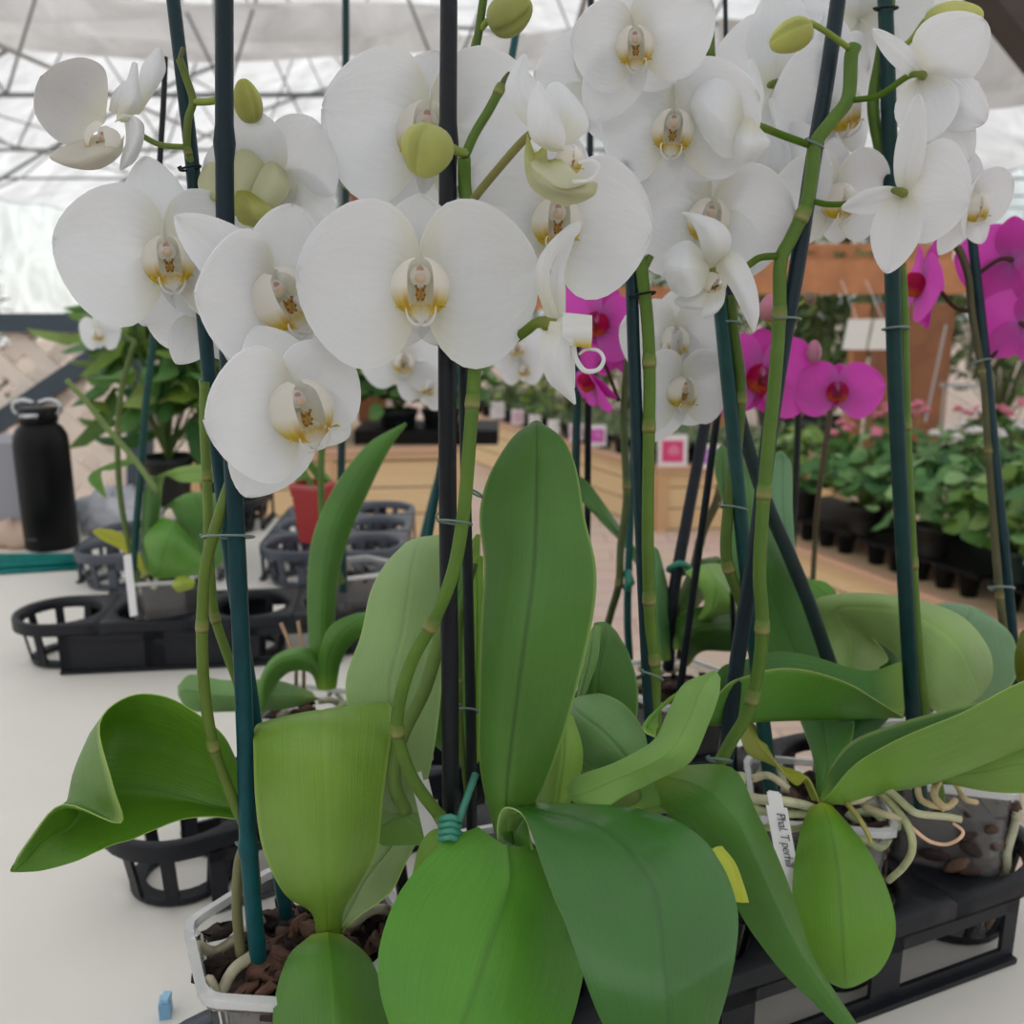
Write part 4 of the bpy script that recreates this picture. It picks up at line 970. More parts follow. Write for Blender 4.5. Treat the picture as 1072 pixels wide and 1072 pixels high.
leaf(A, [(470, 880, .50, 475, 880, .50, 480, 880, .50), (440, 850, .50, 445, 870, .49, 460, 890, .49), (405, 835, .50, 420, 855, .49, 440, 885, .49), (378, 860, .51, 390, 870, .505, 400, 885, .51)], srgb(128, 172, 82), under='pale')
stake(A, [(470, -20, .43), (469, 150, .425), (468, 360, .42), (469, 560, .43), (471, 700, .44), (472, 850, .46), (474, 905, .47)], 21, 17, srgb(24, 27, 32), joint=(1.02,))
stake(A, [(484, 320, .45), (487, 480, .455), (490, 620, .46), (493, 760, .47), (494, 880, .48)], 11, 12, srgb(22, 30, 32))
spike(A, [(476, 876, .455), (463, 858, .45), (432, 815, .44), (417, 772, .435), (418, 735, .43), (432, 690, .425), (455, 648, .42), (474, 600, .415), (485, 540, .412), (491, 470, .41), (496, 400, .41), (499, 340, .415), (496, 260, .42), (487, 200, .425), (486, 165, .42)], 14, srgb(92, 130, 44), nodes=(1.0, 3.1, 5.8, 9.6, 11.2), col2=srgb(96, 136, 44))
spike(A, [(486, 165, .42), (497, 140, .42), (512, 115, .42), (524, 92, .42)], 10, srgb(92, 128, 44), nodes=(2.9,)); spike(A, [(523, 94, .42), (528, 84, .42), (534, 77, .42)], 6, srgb(84, 92, 50))
spike(A, [(498, 590, .47), (484, 640, .47), (481, 700, .472), (484, 780, .475), (492, 860, .48)], 6, srgb(88, 118, 40), nodes=(2.2,))
spike(A, [(425, 850, .468), (412, 815, .46), (421, 770, .46), (445, 720, .462), (462, 660, .468), (475, 600, .475)], 15, srgb(104, 138, 60))
# second spike above the petals with the hanging bud
spike(A, [(484, 230, .47), (487, 150, .47), (490, 105, .468), (492, 75, .466), (500, 40, .465), (508, -15, .464)], 9, srgb(84, 116, 40), nodes=(2.2,))
bud(A, 534, 15, .46, 21, 25, 62, srgb(120, 130, 44), ped=[(511, 22, .463), (500, 36, .465), (494, 56, .466)], col2=srgb(146, 156, 60))
bud(A, 447, 158, .385, 28, 27, 196, srgb(150, 160, 66), ped=[(466, 150, .40), (478, 158, .41), (487, 160, .42)], col2=srgb(176, 184, 92), pr=.0020)
g = G()
for k in range(4): g.tube([P(461, 857 + k * 7, .447), P(471, 855 + k * 7, .440), P(481, 858 + k * 7, .447), P(473, 861 + k * 7, .462), P(461, 857 + k * 7, .447)], .0016, srgb(70, 150, 130), 6)
g.tube([P(480, 860, .445), P(492, 826, .455), P(498, 810, .46)], .0018, srgb(60, 130, 110), 6)
build('tie_tape', g, 'attr', A)
clip(A, (458, 545), (494, 549), .415, tail=8); clip(A, (480, 742), (502, 745), .465); clip(A, (490, 512), (505, 520), .44, tail=4)
# flowers of the central plant
flower(A, 440, 295, .400, 252, 0, 4, 0, pets=[(5, 2, .50, .345, -.14, 0), (175, 2, .51, .345, -.14, 0)], seps=[(90, -4, .36, .17, -.02, 0), (-56, -25, .36, .14, -.1, 0), (-124, -25, .36, .14, -.1, 0)])
flower(A, 447, 135, .450, 262, 0, 8, 3, pets=[(2, 2, .52, .34, -.14, 0), (172, 2, .42, .30, -.14, 0)], seps=[(84, -4, .30, .17, 0, 0), (-50, -6, .55, .18, -.12, 0), (-130, -6, .40, .16, -.12, 0)], ped=None)
flower(A, 582, 228, .430, 215, 6, 4, 2, pets=[(-4, 3, .48, .34, -.16, 0), (172, 3, .50, .33, -.14, 0)], seps=[(80, -4, .40, .14, 0, 0), (-52, -6, .42, .16, -.1, 0), (-140, -8, .40, .15, -.1, 0)], )
spike(A, [(556, 140, .405), (545, 150, .405), (524, 174, .408), (504, 198, .412), (492, 214, .418)], 9, srgb(150, 146, 86), name='pedicel')
f_ = heart(A, 592, 160, .385, 120, 40, -20, -10, tend=False)
blade(f_, [(570, 150, .392, 575, 152, .39, 580, 150, .392), (545, 125, .395, 556, 118, .392, 572, 122, .394), (529, 96, .395, 542, 92, .392, 560, 98, .394), (536, 72, .395, 545, 72, .394, 554, 84, .395), (546, 57, .396, 549, 56, .396, 552, 58, .396)], name='sepal')
blade(f_, [(575, 158, .386, 585, 158, .384, 592, 156, .386), (556, 145, .378, 570, 148, .372, 590, 156, .378), (552, 118, .376, 572, 118, .369, 592, 140, .376), (556, 98, .38, 566, 96, .377, 580, 112, .38), (562, 86, .384, 564, 85, .384, 568, 90, .384)])
blade(f_, [(580, 150, .400, 590, 148, .398, 600, 150, .400), (568, 110, .404, 592, 112, .400, 616, 134, .402), (572, 92, .408, 590, 92, .404, 610, 112, .406), (578, 86, .41, 584, 86, .41, 592, 90, .41)])
blade(f_, [(572, 150, .394, 560, 160, .396, 552, 140, .396), (575, 172, .376, 560, 180, .370, 549, 168, .384), (592, 188, .368, 580, 198, .362, 556, 196, .378), (618, 190, .372, 610, 204, .368, 585, 214, .376), (626, 192, .380, 622, 204, .378, 606, 213, .380)], c1=srgb(222, 224, 196), c0=srgb(206, 208, 130), name='sepal')
blade(f_, [(565, 165, .385, 575, 168, .384, 585, 165, .385), (556, 172, .374, 574, 180, .366, 594, 172, .372), (572, 192, .366, 590, 196, .360, 606, 184, .366), (606, 194, .370, 614, 192, .368, 622, 186, .370)], c1=srgb(230, 230, 208), c0=srgb(212, 212, 150), name='sepal')
g = G(); g.tube(smooth_path([P(600, 190, .36), P(618, 188, .352), P(627, 176, .35), P(620, 168, .35), P(606, 170, .352)], 5), .0006, WH, 6); build('tendril', g, 'petal', f_)
f_ = heart(A, 584, 340, .395, 120, 84, 0, -6, tend=False, lip=False, ped=[(562, 338, .398), (546, 350, .408), (524, 363, .424), (499, 372, .428)], pr=.0022)
blade(f_, [(574, 336, .395, 580, 335, .394, 586, 334, .395), (563, 306, .392, 569, 304, .388, 576, 302, .392), (561, 280, .39, 568, 278, .386, 578, 276, .39), (572, 258, .39, 580, 255, .386, 592, 258, .39), (590, 240, .39, 597, 238, .388, 606, 244, .39), (604, 232, .391, 606, 231, .391, 609, 233, .391)], name='sepal')
blade(f_, [(578, 334, .40, 584, 334, .399, 592, 332, .40), (574, 306, .402, 582, 305, .399, 592, 306, .402), (577, 284, .404, 584, 282, .401, 591, 284, .404), (586, 262, .405, 592, 260, .403, 597, 264, .405), (592, 248, .405, 597, 246, .405, 602, 250, .405)])
blade(f_, [(576, 336, .388, 574, 345, .386, 572, 352, .388), (590, 340, .386, 582, 352, .380, 566, 352, .386), (596, 362, .386, 580, 370, .378, 565, 372, .386), (598, 390, .388, 586, 396, .382, 573, 398, .388), (602, 412, .39, 596, 414, .388, 588, 412, .39), (603, 423, .392, 601, 423, .392, 599, 421, .392)], name='sepal')
blade(f_, [(580, 338, .398, 584, 336, .398, 590, 336, .398), (580, 362, .400, 590, 360, .396, 600, 362, .400), (584, 386, .400, 592, 388, .396, 602, 388, .400), (592, 408, .400, 597, 408, .400, 602, 406, .400)], name='sepal')
g = G()
rr_ = []
for i in range(7):
    t = i / 6; x = 588 + 31 * t; rr_.append([P(x, 328 + 3 * t, .398), P(x + 1, 327 + 3 * t, .388), P(x + 1, 338, .381), P(x + 1, 352, .381), P(x, 361 + 2 * t, .388), P(x, 362 + 2 * t, .398), P(x - 1, 345, .401)])
g.grid(rr_, [mixc(WH, YEL, 1 if j in (4, 5) and i > 2 else 0) for i in range(7) for j in range(7)], None, True)
g.tube(smooth_path([P(600, 362, .39), P(603, 376, .386), P(612, 388, .384), P(626, 387, .384), P(632, 376, .386), P(626, 367, .39), P(614, 366, .392), P(606, 371, .392)], 5), [.0012 - .00002 * i for i in range(36)], WH, 7)
build('lip', g, 'petal', f_)
leaf(A, [(744, 890, .425, 750, 887, .428, 756, 886, .43), (756, 905, .420, 763, 902, .424, 770, 904, .428), (764, 928, .418, 772, 926, .421, 779, 928, .425), (769, 944, .418, 777, 945, .420, 784, 945, .422)], srgb(176, 186, 50), under='yellow', thick=.001)
# ================================================================ plant B: left, clear pot in front
B_ = orchid('white orchid in the clear pot of bark with a teal stake and curled leaf', (cell(0).x, cell(0).y, TZ))
pot(B_, cell(0) + V((.002, -.010, 0)), .0605, .125, 6, RD(175), seed=2, chips=90, roots=3, fill=.88)
leaf(B_, [(249, 800, .475, 250, 825, .482, 251, 845, .485, 250, 852, .482, 250, 858, .478), (235, 772, .470, 232, 805, .484, 228, 843, .487, 226, 849, .482, 222, 855, .475), (213, 752, .468, 206, 790, .486, 196, 834, .488, 193, 846, .480, 190, 858, .470), (175, 730, .468, 168, 775, .490, 160, 826, .488, 158, 848, .478, 156, 871, .464), (135, 729, .462, 125, 765, .490, 122, 824, .486, 128, 850, .475, 137, 879, .460), (104, 758, .448, 94, 776, .478, 100, 828, .484, 110, 855, .474, 119, 884, .460), (118, 822, .435, 78, 812, .462, 82, 846, .474, 92, 868, .468, 100, 892, .458), (126, 862, .436, 76, 835, .452, 70, 862, .466, 72, 880, .462, 78, 902, .456), (66, 842, .440, 56, 852, .448, 48, 874, .455, 46, 890, .455, 46, 911, .453), (32, 878, .444, 27, 888, .446, 24, 900, .448, 22, 905, .449, 24, 913, .449), (14, 906, .446, 12, 909, .446, 11, 911, .446, 11, 912, .446, 13, 913, .446)], srgb(92, 144, 32), under=srgb(88, 128, 46), cb=srgb(90, 140, 36), groove=.001)
leaf(B_, [(332, 980, .495, 344, 982, .485, 357, 978, .495), (326, 955, .485, 343, 958, .474, 360, 952, .485), (298, 935, .470, 341, 930, .455, 378, 922, .47), (276, 890, .462, 339, 885, .444, 395, 888, .462), (268, 840, .458, 337, 835, .438, 400, 840, .458), (266, 790, .458, 335, 785, .437, 406, 795, .458), (266, 765, .465, 335, 755, .444, 410, 765, .465), (275, 757, .480, 337, 745, .462, 410, 742, .480), (300, 760, .500, 340, 748, .485, 402, 737, .500), (310, 775, .515, 345, 765, .505, 395, 760, .515), (330, 800, .525, 348, 800, .522, 370, 798, .525)], srgb(118, 156, 56), under=srgb(134, 168, 76), cb=srgb(110, 146, 34), midc=.95, thick=.0022)
leaf(B_, [(325, 980, .485, 343, 978, .477, 360, 980, .485), (303, 1000, .475, 345, 995, .462, 386, 1002, .475), (289, 1040, .462, 348, 1030, .445, 402, 1040, .462), (286, 1080, .448, 351, 1075, .43, 412, 1085, .448), (292, 1130, .435, 354, 1130, .42, 410, 1135, .435), (325, 1180, .42, 358, 1190, .415, 392, 1182, .42), (352, 1200, .415, 360, 1203, .415, 368, 1200, .415)], srgb(78, 130, 36), under='mid', cb=srgb(130, 164, 50), midc=1.15)
leaf(B_, [(348, 975, .50, 354, 978, .495, 358, 976, .49), (355, 940, .51, 368, 952, .50, 372, 962, .485), (374, 905, .52, 386, 918, .505, 408, 935, .49), (398, 862, .53, 410, 888, .515, 424, 905, .50), (402, 834, .545, 425, 858, .53, 438, 880, .51), (430, 822, .56, 446, 838, .55, 460, 858, .54)], srgb(140, 172, 96), under=srgb(98, 112, 22), midc=.8)
stake(B_, [(235, -20, .425), (235, 150, .42), (237, 300, .425), (243, 470, .432), (251, 640, .445), (257, 780, .462), (260, 888, .472), (270, 1000, .49), (272, 1030, .495)], 18, 19, [srgb(14, 34, 42), srgb(12, 74, 80)], joint=(.98, 5.96))
stake(B_, [(179, -20, .46), (192, 90, .458), (203, 190, .456), (213, 330, .458), (226, 460, .465), (243, 600, .475), (262, 720, .485), (278, 830, .50), (300, 960, .515)], 14, 15, [srgb(16, 44, 50), srgb(14, 66, 74)])
spike(B_, [(268, 930, .48), (262, 880, .475), (246, 842, .468), (226, 790, .46), (216, 740, .452), (212, 690, .447), (212, 640, .444), (216, 590, .44), (228, 545, .437), (243, 500, .435)], 12, srgb(104, 132, 48), nodes=(3.2, 5.7))
spike(B_, [(258, 770, .475), (250, 720, .468), (236, 680, .462), (224, 640, .458), (219, 580, .455), (217, 510, .452), (214, 450, .45), (214, 400, .45)], 10, srgb(112, 142, 58), nodes=(2.8, 5.1))
spike(B_, [(252, 1000, .492), (248, 950, .488), (250, 905, .482), (258, 880, .48)], 11, srgb(128, 124, 88), col2=srgb(140, 140, 100), name='root')
clip(B_, (211, 562), (266, 562), .438, tail=3); clip(B_, (248, 884), (270, 882), .474, tail=3); clip(B_, (210, 406), (224, 410), .455, tail=10)
# upper spike of plant B
spike(B_, [(205, 205, .46), (203, 178, .456), (196, 155, .452), (197, 125, .45), (202, 106, .45), (195, 82, .448), (188, 62, .446)], 8, srgb(106, 128, 50), nodes=(1.9,)); 
spike(B_, [(188, 63, .446), (190, 56, .446), (192, 50, .446)], 5, srgb(112, 110, 80))
bud(B_, 259, 106, .44, 15, 22, -10, srgb(140, 144, 44), ped=[(248, 100, .445), (222, 106, .448), (203, 107, .45)], col2=srgb(166, 170, 66))
clip(B_, (188, 178), (210, 174), .45, col='black_plastic', tail=4)
# flowers of the left plant
f_ = heart(B_, 112, 138, .440, 150, -30, -30, 30)
spike(B_, [(140, 134, .455), (152, 144, .452), (170, 152, .452), (196, 154, .452)], 6, srgb(120, 146, 60), name='pedicel')
blade(f_, [(110, 128, .446, 110, 124, .446, 111, 118, .446), (82, 152, .446, 92, 120, .450, 113, 92, .448), (58, 146, .442, 75, 108, .452, 108, 70, .448), (38, 122, .438, 55, 97, .450, 86, 60, .446), (36, 98, .438, 42, 90, .444, 60, 66, .444), (42, 80, .440, 45, 78, .440, 50, 74, .440)], c1=srgb(224, 224, 226))
blade(f_, [(120, 128, .442, 124, 126, .440, 128, 128, .442), (128, 120, .446, 140, 122, .434, 149, 128, .442), (132, 145, .446, 144, 142, .432, 150, 148, .442), (127, 165, .446, 134, 164, .436, 142, 168, .442), (125, 177, .444, 127, 178, .443, 130, 177, .444)])
blade(f_, [(122, 124, .446, 128, 122, .444, 134, 124, .446), (126, 100, .446, 138, 105, .440, 147, 112, .446), (134, 80, .446, 141, 84, .442, 146, 92, .446), (138, 66, .446, 141, 65, .446, 144, 67, .446)])
blade(f_, [(134, 120, .452, 140, 120, .45, 146, 120, .452), (144, 92, .456, 152, 96, .452, 162, 96, .456), (148, 70, .458, 160, 74, .453, 173, 76, .458), (160, 54, .459, 166, 54, .457, 172, 60, .459), (165, 50, .46, 167, 50, .46, 169, 51, .46)], name='sepal')
blade(f_, [(114, 116, .452, 118, 118, .45, 124, 120, .452), (118, 98, .455, 126, 100, .452, 134, 104, .455), (130, 84, .457, 133, 86, .456, 137, 90, .457)], name='sepal')
blade(f_, [(118, 140, .442, 124, 150, .440, 130, 142, .446), (104, 140, .446, 104, 160, .430, 126, 162, .440), (76, 150, .446, 82, 168, .430, 104, 177, .438), (60, 156, .444, 64, 168, .434, 76, 176, .438), (52, 164, .440, 53, 166, .440, 55, 168, .440)], c1=srgb(228, 226, 220), name='sepal')
flower(B_, 174, 268, .445, 215, 4, 4, -4, pets=[(5, 3, .46, .32, -.14, 0), (168, 3, .50, .335, -.12, 0)], seps=[(92, -4, .47, .16, 0, 0), (-50, -8, .40, .16, -.1, 0), (-116, -6, .36, .16, -.1, 0)])
flower(B_, 288, 305, .415, 205, 18, -4, -28, pets=[(46, 4, .44, .23, -.12, 0), (152, 20, .44, .34, -.10, 0)], seps=[(116, 2, .60, .15, .05, 0), (-52, -14, .52, .19, -.08, 0), (-128, -10, .50, .25, -.10, 0)], ls=1.3)
flower(B_, 308, 420, .405, 210, 18, -8, -16, pets=[(24, 4, .36, .25, -.12, 0), (172, 14, .46, .34, -.12, 0)], seps=[(100, -6, .40, .18, 0, 0), (-50, 8, .34, .15, -.05, 0), (-132, -2, .54, .22, -.06, 0)], ls=1.3)
flower(B_, 292, 186, .455, 190, 150, 8, 10, pets=[(18, -2, .44, .26, -.1, 0), (150, -2, .42, .24, -.1, 0)], seps=[(70, 0, .42, .17, -.04, 0), (-60, 14, .38, .17, -.3, 0), (-130, 10, .40, .16, -.1, 0)], tend=False)
f_ = heart(B_, 254, 206, .447, 110, 165, -30, 0, tend=False, lip=False)
CG = srgb(226, 228, 200); CY = srgb(196, 202, 110)
for rw in ([(250, 232, .447, 258, 236, .445, 266, 232, .447), (236, 200, .450, 250, 205, .444, 262, 206, .448), (240, 172, .452, 258, 172, .448, 276, 176, .452), (250, 154, .455, 262, 152, .454, 274, 158, .455)], [(254, 234, .445, 266, 238, .443, 276, 234, .445), (262, 204, .446, 276, 212, .440, 292, 216, .446), (270, 184, .448, 288, 186, .443, 303, 198, .448), (280, 168, .452, 289, 170, .452, 298, 178, .452)], [(248, 226, .447, 240, 222, .446, 236, 214, .447), (240, 214, .448, 226, 204, .445, 214, 206, .448), (232, 186, .45, 218, 186, .448, 207, 192, .45), (226, 170, .452, 219, 170, .452, 212, 176, .452)]):
    blade(f_, rw, c1=CG, c0=CY, name='sepal')
blade(f_, [(248, 200, .444, 256, 200, .442, 264, 202, .444), (243, 215, .436, 262, 214, .428, 280, 214, .436), (252, 230, .434, 268, 228, .428, 288, 222, .434), (272, 240, .438, 280, 240, .437, 290, 234, .438)], c1=srgb(208, 210, 140), c0=srgb(186, 190, 90), name='petal')
flower(B_, 214, 330, .47, 130, 170, -10, 0, pets=[(15, 0, .48, .3, -.1, 0), (172, 0, .5, .33, -.1, 0)], seps=[(90, 0, .4, .16, -.1, 0), (-60, 0, .45, .18, -.1, 0), (-125, 0, .45, .18, -.1, 0)], lip=False)
# ================================================================ plant C: right front, label and crooked roots
Cc = cell(3) + V((-.01, .0, 0))
C_ = orchid('white orchid at the right with crossing stakes, hanging oval leaf and silvery roots', (Cc.x, Cc.y, TZ))
pot(C_, Cc, .062, .118, 4, .62, seed=3, chips=34, roots=5, inner=6, fill=.86)
cr0 = (858, 838, .555)
leaf(C_, [(848, 846, .550, 860, 842, .542, 872, 845, .55), (838, 870, .542, 868, 862, .530, 890, 865, .542), (831, 910, .532, 876, 905, .518, 912, 895, .532), (830, 950, .524, 880, 950, .508, 932, 940, .524), (836, 992, .518, 882, 990, .503, 937, 980, .518), (856, 1020, .515, 884, 1018, .505, 922, 1015, .515), (874, 1031, .513, 885, 1034, .51, 898, 1031, .513)], srgb(96, 148, 34), under='mid', cb=srgb(150, 176, 50), midc=.7)
leaf(C_, [(860, 832, .558, 862, 840, .552, 858, 842, .548), (868, 806, .562, 888, 838, .552, 868, 832, .54), (892, 776, .565, 928, 828, .552, 896, 800, .528), (940, 757, .565, 975, 818, .55, 945, 772, .515), (1000, 741, .565, 1025, 800, .55, 1008, 746, .508), (1060, 728, .565, 1082, 776, .55, 1072, 713, .502), (1120, 720, .565, 1130, 755, .555, 1130, 700, .51), (1175, 725, .56, 1180, 728, .555, 1185, 724, .55)], srgb(66, 116, 34), under=srgb(112, 158, 50), cb='bright')
leaf(C_, [(856, 838, .562, 861, 838, .558, 866, 838, .562), (850, 790, .575, 866, 790, .57, 893, 770, .575), (828, 735, .63, 856, 735, .62, 889, 730, .63), (795, 680, .64, 834, 688, .63, 876, 690, .64), (776, 635, .635, 812, 632, .625, 851, 630, .635), (765, 590, .63, 796, 580, .612, 825, 580, .62), (763, 545, .635, 785, 532, .63, 806, 526, .635), (768, 508, .65, 782, 500, .648, 794, 501, .65), (774, 486, .655, 777, 484, .655, 781, 487, .655)], srgb(82, 132, 62), under=srgb(92, 140, 66), cb='mid', midc=.85)
leaf(C_, [(850, 838, .56, 856, 838, .558, 858, 840, .555), (836, 810, .565, 840, 812, .56, 846, 815, .555), (810, 800, .57, 822, 808, .565, 832, 822, .56), (782, 788, .58, 795, 782, .575, 808, 790, .57), (770, 752, .59, 782, 752, .588, 800, 770, .585)], srgb(172, 178, 80), under='yellow')
leaf(C_, [(845, 700, .63, 850, 700, .63, 858, 700, .63), (820, 600, .66, 828, 600, .66, 836, 600, .66), (808, 540, .67, 820, 540, .67, 830, 538, .67), (808, 490, .68, 819, 488, .68, 829, 490, .68), (812, 474, .68, 817, 472, .68, 822, 475, .68)], srgb(120, 164, 120), under='blue')
leaf(C_, [(765, 560, .66, 766, 560, .66, 768, 560, .66), (755, 520, .66, 758, 518, .66, 764, 518, .66), (748, 492, .665, 757, 488, .665, 766, 492, .665), (750, 472, .67, 756, 466, .67, 762, 471, .67)], srgb(90, 136, 72), under='mid')
leaf(C_, [(862, 838, .57, 866, 836, .57, 870, 838, .57), (868, 790, .585, 880, 788, .58, 900, 785, .585), (880, 745, .60, 905, 745, .595, 935, 745, .60), (900, 715, .61, 915, 712, .608, 930, 715, .61)], srgb(64, 112, 58), under='deep')
# long horizontal channelled leaf
leaf(C_, [(944, 692, .60, 946, 746, .59, 944, 750, .575), (914, 702, .605, 915, 750, .59, 914, 731, .565), (889, 699, .605, 886, 752, .585, 889, 716, .558), (850, 687, .60, 848, 753, .580, 850, 703, .552), (812, 682, .595, 810, 754, .575, 815, 700, .548), (776, 692, .585, 776, 756, .57, 785, 707, .545), (752, 702, .575, 750, 758, .565, 760, 718, .545), (733, 750, .57, 733, 757, .565, 736, 752, .56)], srgb(62, 116, 34), under='mid', groove=.001)
stake(C_, [(880, -20, .525), (866, 80, .52), (851, 170, .518), (836, 270, .517), (820, 360, .52), (806, 450, .525), (793, 560, .532), (780, 640, .54), (768, 720, .55), (760, 800, .565), (756, 850, .58)], 17, 16, srgb(24, 40, 48))
stake(C_, [(757, 320, .60), (766, 400, .60), (778, 450, .60), (800, 520, .60), (826, 580, .605), (850, 640, .61), (880, 730, .62)], 14, 15, srgb(30, 46, 44))
stake(C_, [(752, 300, .56), (760, 380, .558), (768, 460, .558), (777, 560, .56), (786, 640, .565), (797, 740, .575), (806, 815, .585), (809, 850, .59)], 16, 14, srgb(22, 66, 64))
spike(C_, [(754, 797, .545), (766, 775, .54), (783, 745, .535), (794, 700, .53), (798, 650, .525), (795, 600, .522), (798, 540, .52), (804, 470, .518), (811, 400, .516), (816, 330, .515), (817, 275, .513), (828, 250, .512), (844, 215, .51), (850, 180, .51), (854, 150, .51), (872, 125, .51), (888, 102, .51), (891, 60, .51), (895, 48, .51)], 14, srgb(92, 130, 44), nodes=(2.4, 3.9, 6.4, 9.0, 11.6))
spike(C_, [(790, 660, .57), (772, 620, .565), (760, 580, .56), (764, 520, .56), (772, 460, .56), (775, 400, .56), (768, 350, .56), (764, 310, .56)], 12, srgb(80, 112, 36), nodes=(1.6, 4.6))
for a, b, dd_ in (((809, 334), (838, 334), .517), ((754, 530), (782, 534), .56), ((750, 338), (776, 338), .562), ((741, 795), (766, 797), .545), ((845, 148), (862, 155), .51)): clip(C_, a, b, dd_, tail=4)
# silvery roots over the rim
for pts, wd, cc in ((((776, 810, .56), (775, 826, .555), (790, 836, .55), (815, 838, .545), (838, 842, .55), (852, 846, .56)), 12, srgb(190, 190, 156)), (((778, 838, .555), (796, 848, .55), (820, 852, .55), (845, 852, .555)), 10, srgb(176, 182, 140)), (((788, 815, .57), (805, 812, .565), (826, 826, .56)), 9, srgb(198, 190, 158)), (((860, 836, .56), (896, 838, .55), (925, 826, .55), (950, 845, .535), (962, 852, .53), (990, 855, .53), (1006, 858, .53)), 9, srgb(184, 182, 148)), (((918, 825, .555), (940, 850, .54), (952, 868, .53), (955, 890, .53), (945, 908, .54), (930, 922, .55)), 9, srgb(176, 178, 136)), (((884, 838, .55), (898, 855, .54), (908, 872, .535), (912, 882, .535)), 6, srgb(168, 156, 90)), (((954, 866, .53), (972, 880, .525), (990, 884, .525), (1004, 878, .52), (1008, 870, .52), (998, 862, .525)), 4, srgb(222, 180, 150)), (((780, 862, .56), (800, 866, .555), (830, 868, .555), (848, 862, .56)), 8, srgb(160, 168, 120)), (((905, 845, .55), (925, 852, .54), (945, 858, .535), (952, 866, .53)), 8, srgb(186, 176, 146))):
    q = smooth_path([P(*p) for p in pts], 6); g = G(); g.tube(q, [wd * .5 * .54 / F * (1 - .2 * i / len(q)) for i in range(len(q))], cc, 9); build('root', g, 'root', C_)
# label
g = G(); a0 = (801, 829, .530); a1 = (822, 945, .540); p0 = P(*a0); p1 = P(*a1); wv = P(820, 832, .530) - p0; nv = wv.cross(p1 - p0).normalized() * .0008; ln = p1 - p0
g.box(p0 + ln * .12 - wv * .08, wv * 1.16, ln * .88, nv, W1); g.box(p0 + wv * .1, wv * .8, ln * .13, nv, W1); g.box(p0 + wv * .2 - ln * .015, wv * .6, ln * .02, nv, W1)
lb = thing('plant_label', 'white label with handwriting standing in front of the silvery roots', 'plant label', p1)
build('tag_body', g, 'tag_white', lb, smooth=False)
def text(parent, s, org, ux, uy, size, mat='ink', nrm=None):
    """flat lettering written along ux with height along uy"""
    cu = bpy.data.curves.new('handwriting', 'FONT'); cu.body = s; cu.size = size; cu.extrude = .00008; cu.offset = -.00004; cu.shear = .35; cu.space_character = .9
    ob = bpy.data.objects.new('handwriting', cu); C.objects.link(ob); dg = bpy.context.evaluated_depsgraph_get(); me = bpy.data.meshes.new_from_object(ob.evaluated_get(dg)); bpy.data.objects.remove(ob)
    ux = ux.normalized(); uz = ux.cross(uy).normalized(); uy = uz.cross(ux); M = Matrix((ux, uy, uz)).transposed(); off = V(parent['_o'])
    for v in me.vertices: v.co = (org + M @ v.co) - off
    me.materials.clear(); me.materials.append(MATS[mat]); o = bpy.data.objects.new('handwriting', me); C.objects.link(o); o.parent = parent; return o
toward = -FW * .0011
text(lb, 'Phal. T perhill', p0 + ln * .17 + wv * .40 + toward, ln, wv * 1.0, .0066)
# left blank label behind plant A's crown
g = G(); p0 = P(430, 811, .475); p1 = P(452, 905, .485); wv = P(441, 808, .475) - p0; ln = p1 - p0; nv = wv.cross(ln).normalized() * .0008
g.box(p0, wv, ln * .12, nv, W1); g.box(p0 + ln * .1 - wv * .1, wv * 1.6, ln * .95, nv, W1)
tag(build('plant_label', g, 'tag_white', loc=p1, smooth=False), 'blank white label beside the thick black stake, behind the curved green stem', 'plant label')
# flowers of the right front plant
flower(C_, 946, 203, .480, 150, 176, 0, 0, pets=[(188, 2, .43, .35, -.06, 0), None], seps=[(94, -6, .64, .10, -.06, 0), (-84, -4, .54, .17, -.1, 0), (-12, 10, .42, .09, -.1, 0)], ped=[(930, 200, .485), (895, 212, .495), (868, 214, .505), (852, 211, .51)], tend=False, lip=False)
flower(C_, 966, 80, .485, 160, 176, 0, 0, pets=[(140, 2, .45, .24, -.06, 0), (216, 4, .50, .18, -.1, 0)], seps=[(42, 10, .46, .07, -.06, 0), (-104, -6, .42, .20, -.3, 0), (-122, 14, .64, .16, -.1, 0)], ped=[(950, 80, .49), (920, 100, .50), (892, 105, .51)], tend=False, lip=False)
f_ = heart(C_, 748, 290, .500, 110, 10, -40, 10, ped=[(778, 280, .505), (795, 270, .508), (815, 268, .512)], tend=False)
blade(f_, [(740, 280, .498, 746, 280, .496, 754, 276, .498), (734, 258, .488, 748, 262, .480, 764, 262, .488), (728, 240, .484, 744, 240, .475, 764, 244, .482), (720, 228, .484, 730, 226, .481, 748, 229, .482), (713, 223, .484, 715, 222, .484, 719, 223, .484)], name='sepal')
blade(f_, [(738, 268, .498, 742, 280, .494, 740, 296, .498), (722, 252, .494, 722, 280, .478, 730, 308, .488), (704, 258, .494, 706, 280, .480, 716, 311, .488), (692, 272, .494, 694, 284, .488, 702, 304, .492)])
blade(f_, [(752, 262, .498, 750, 272, .496, 750, 284, .498), (774, 266, .488, 764, 280, .480, 758, 292, .488), (790, 294, .482, 778, 304, .476, 768, 308, .484), (795, 326, .482, 786, 328, .478, 778, 328, .484), (790, 347, .484, 789, 348, .484, 787, 345, .484)])
blade(f_, [(735, 300, .500, 742, 304, .498, 750, 302, .500), (708, 312, .502, 722, 318, .496, 742, 322, .500), (706, 318, .502, 712, 322, .500, 722, 324, .502)], name='sepal')
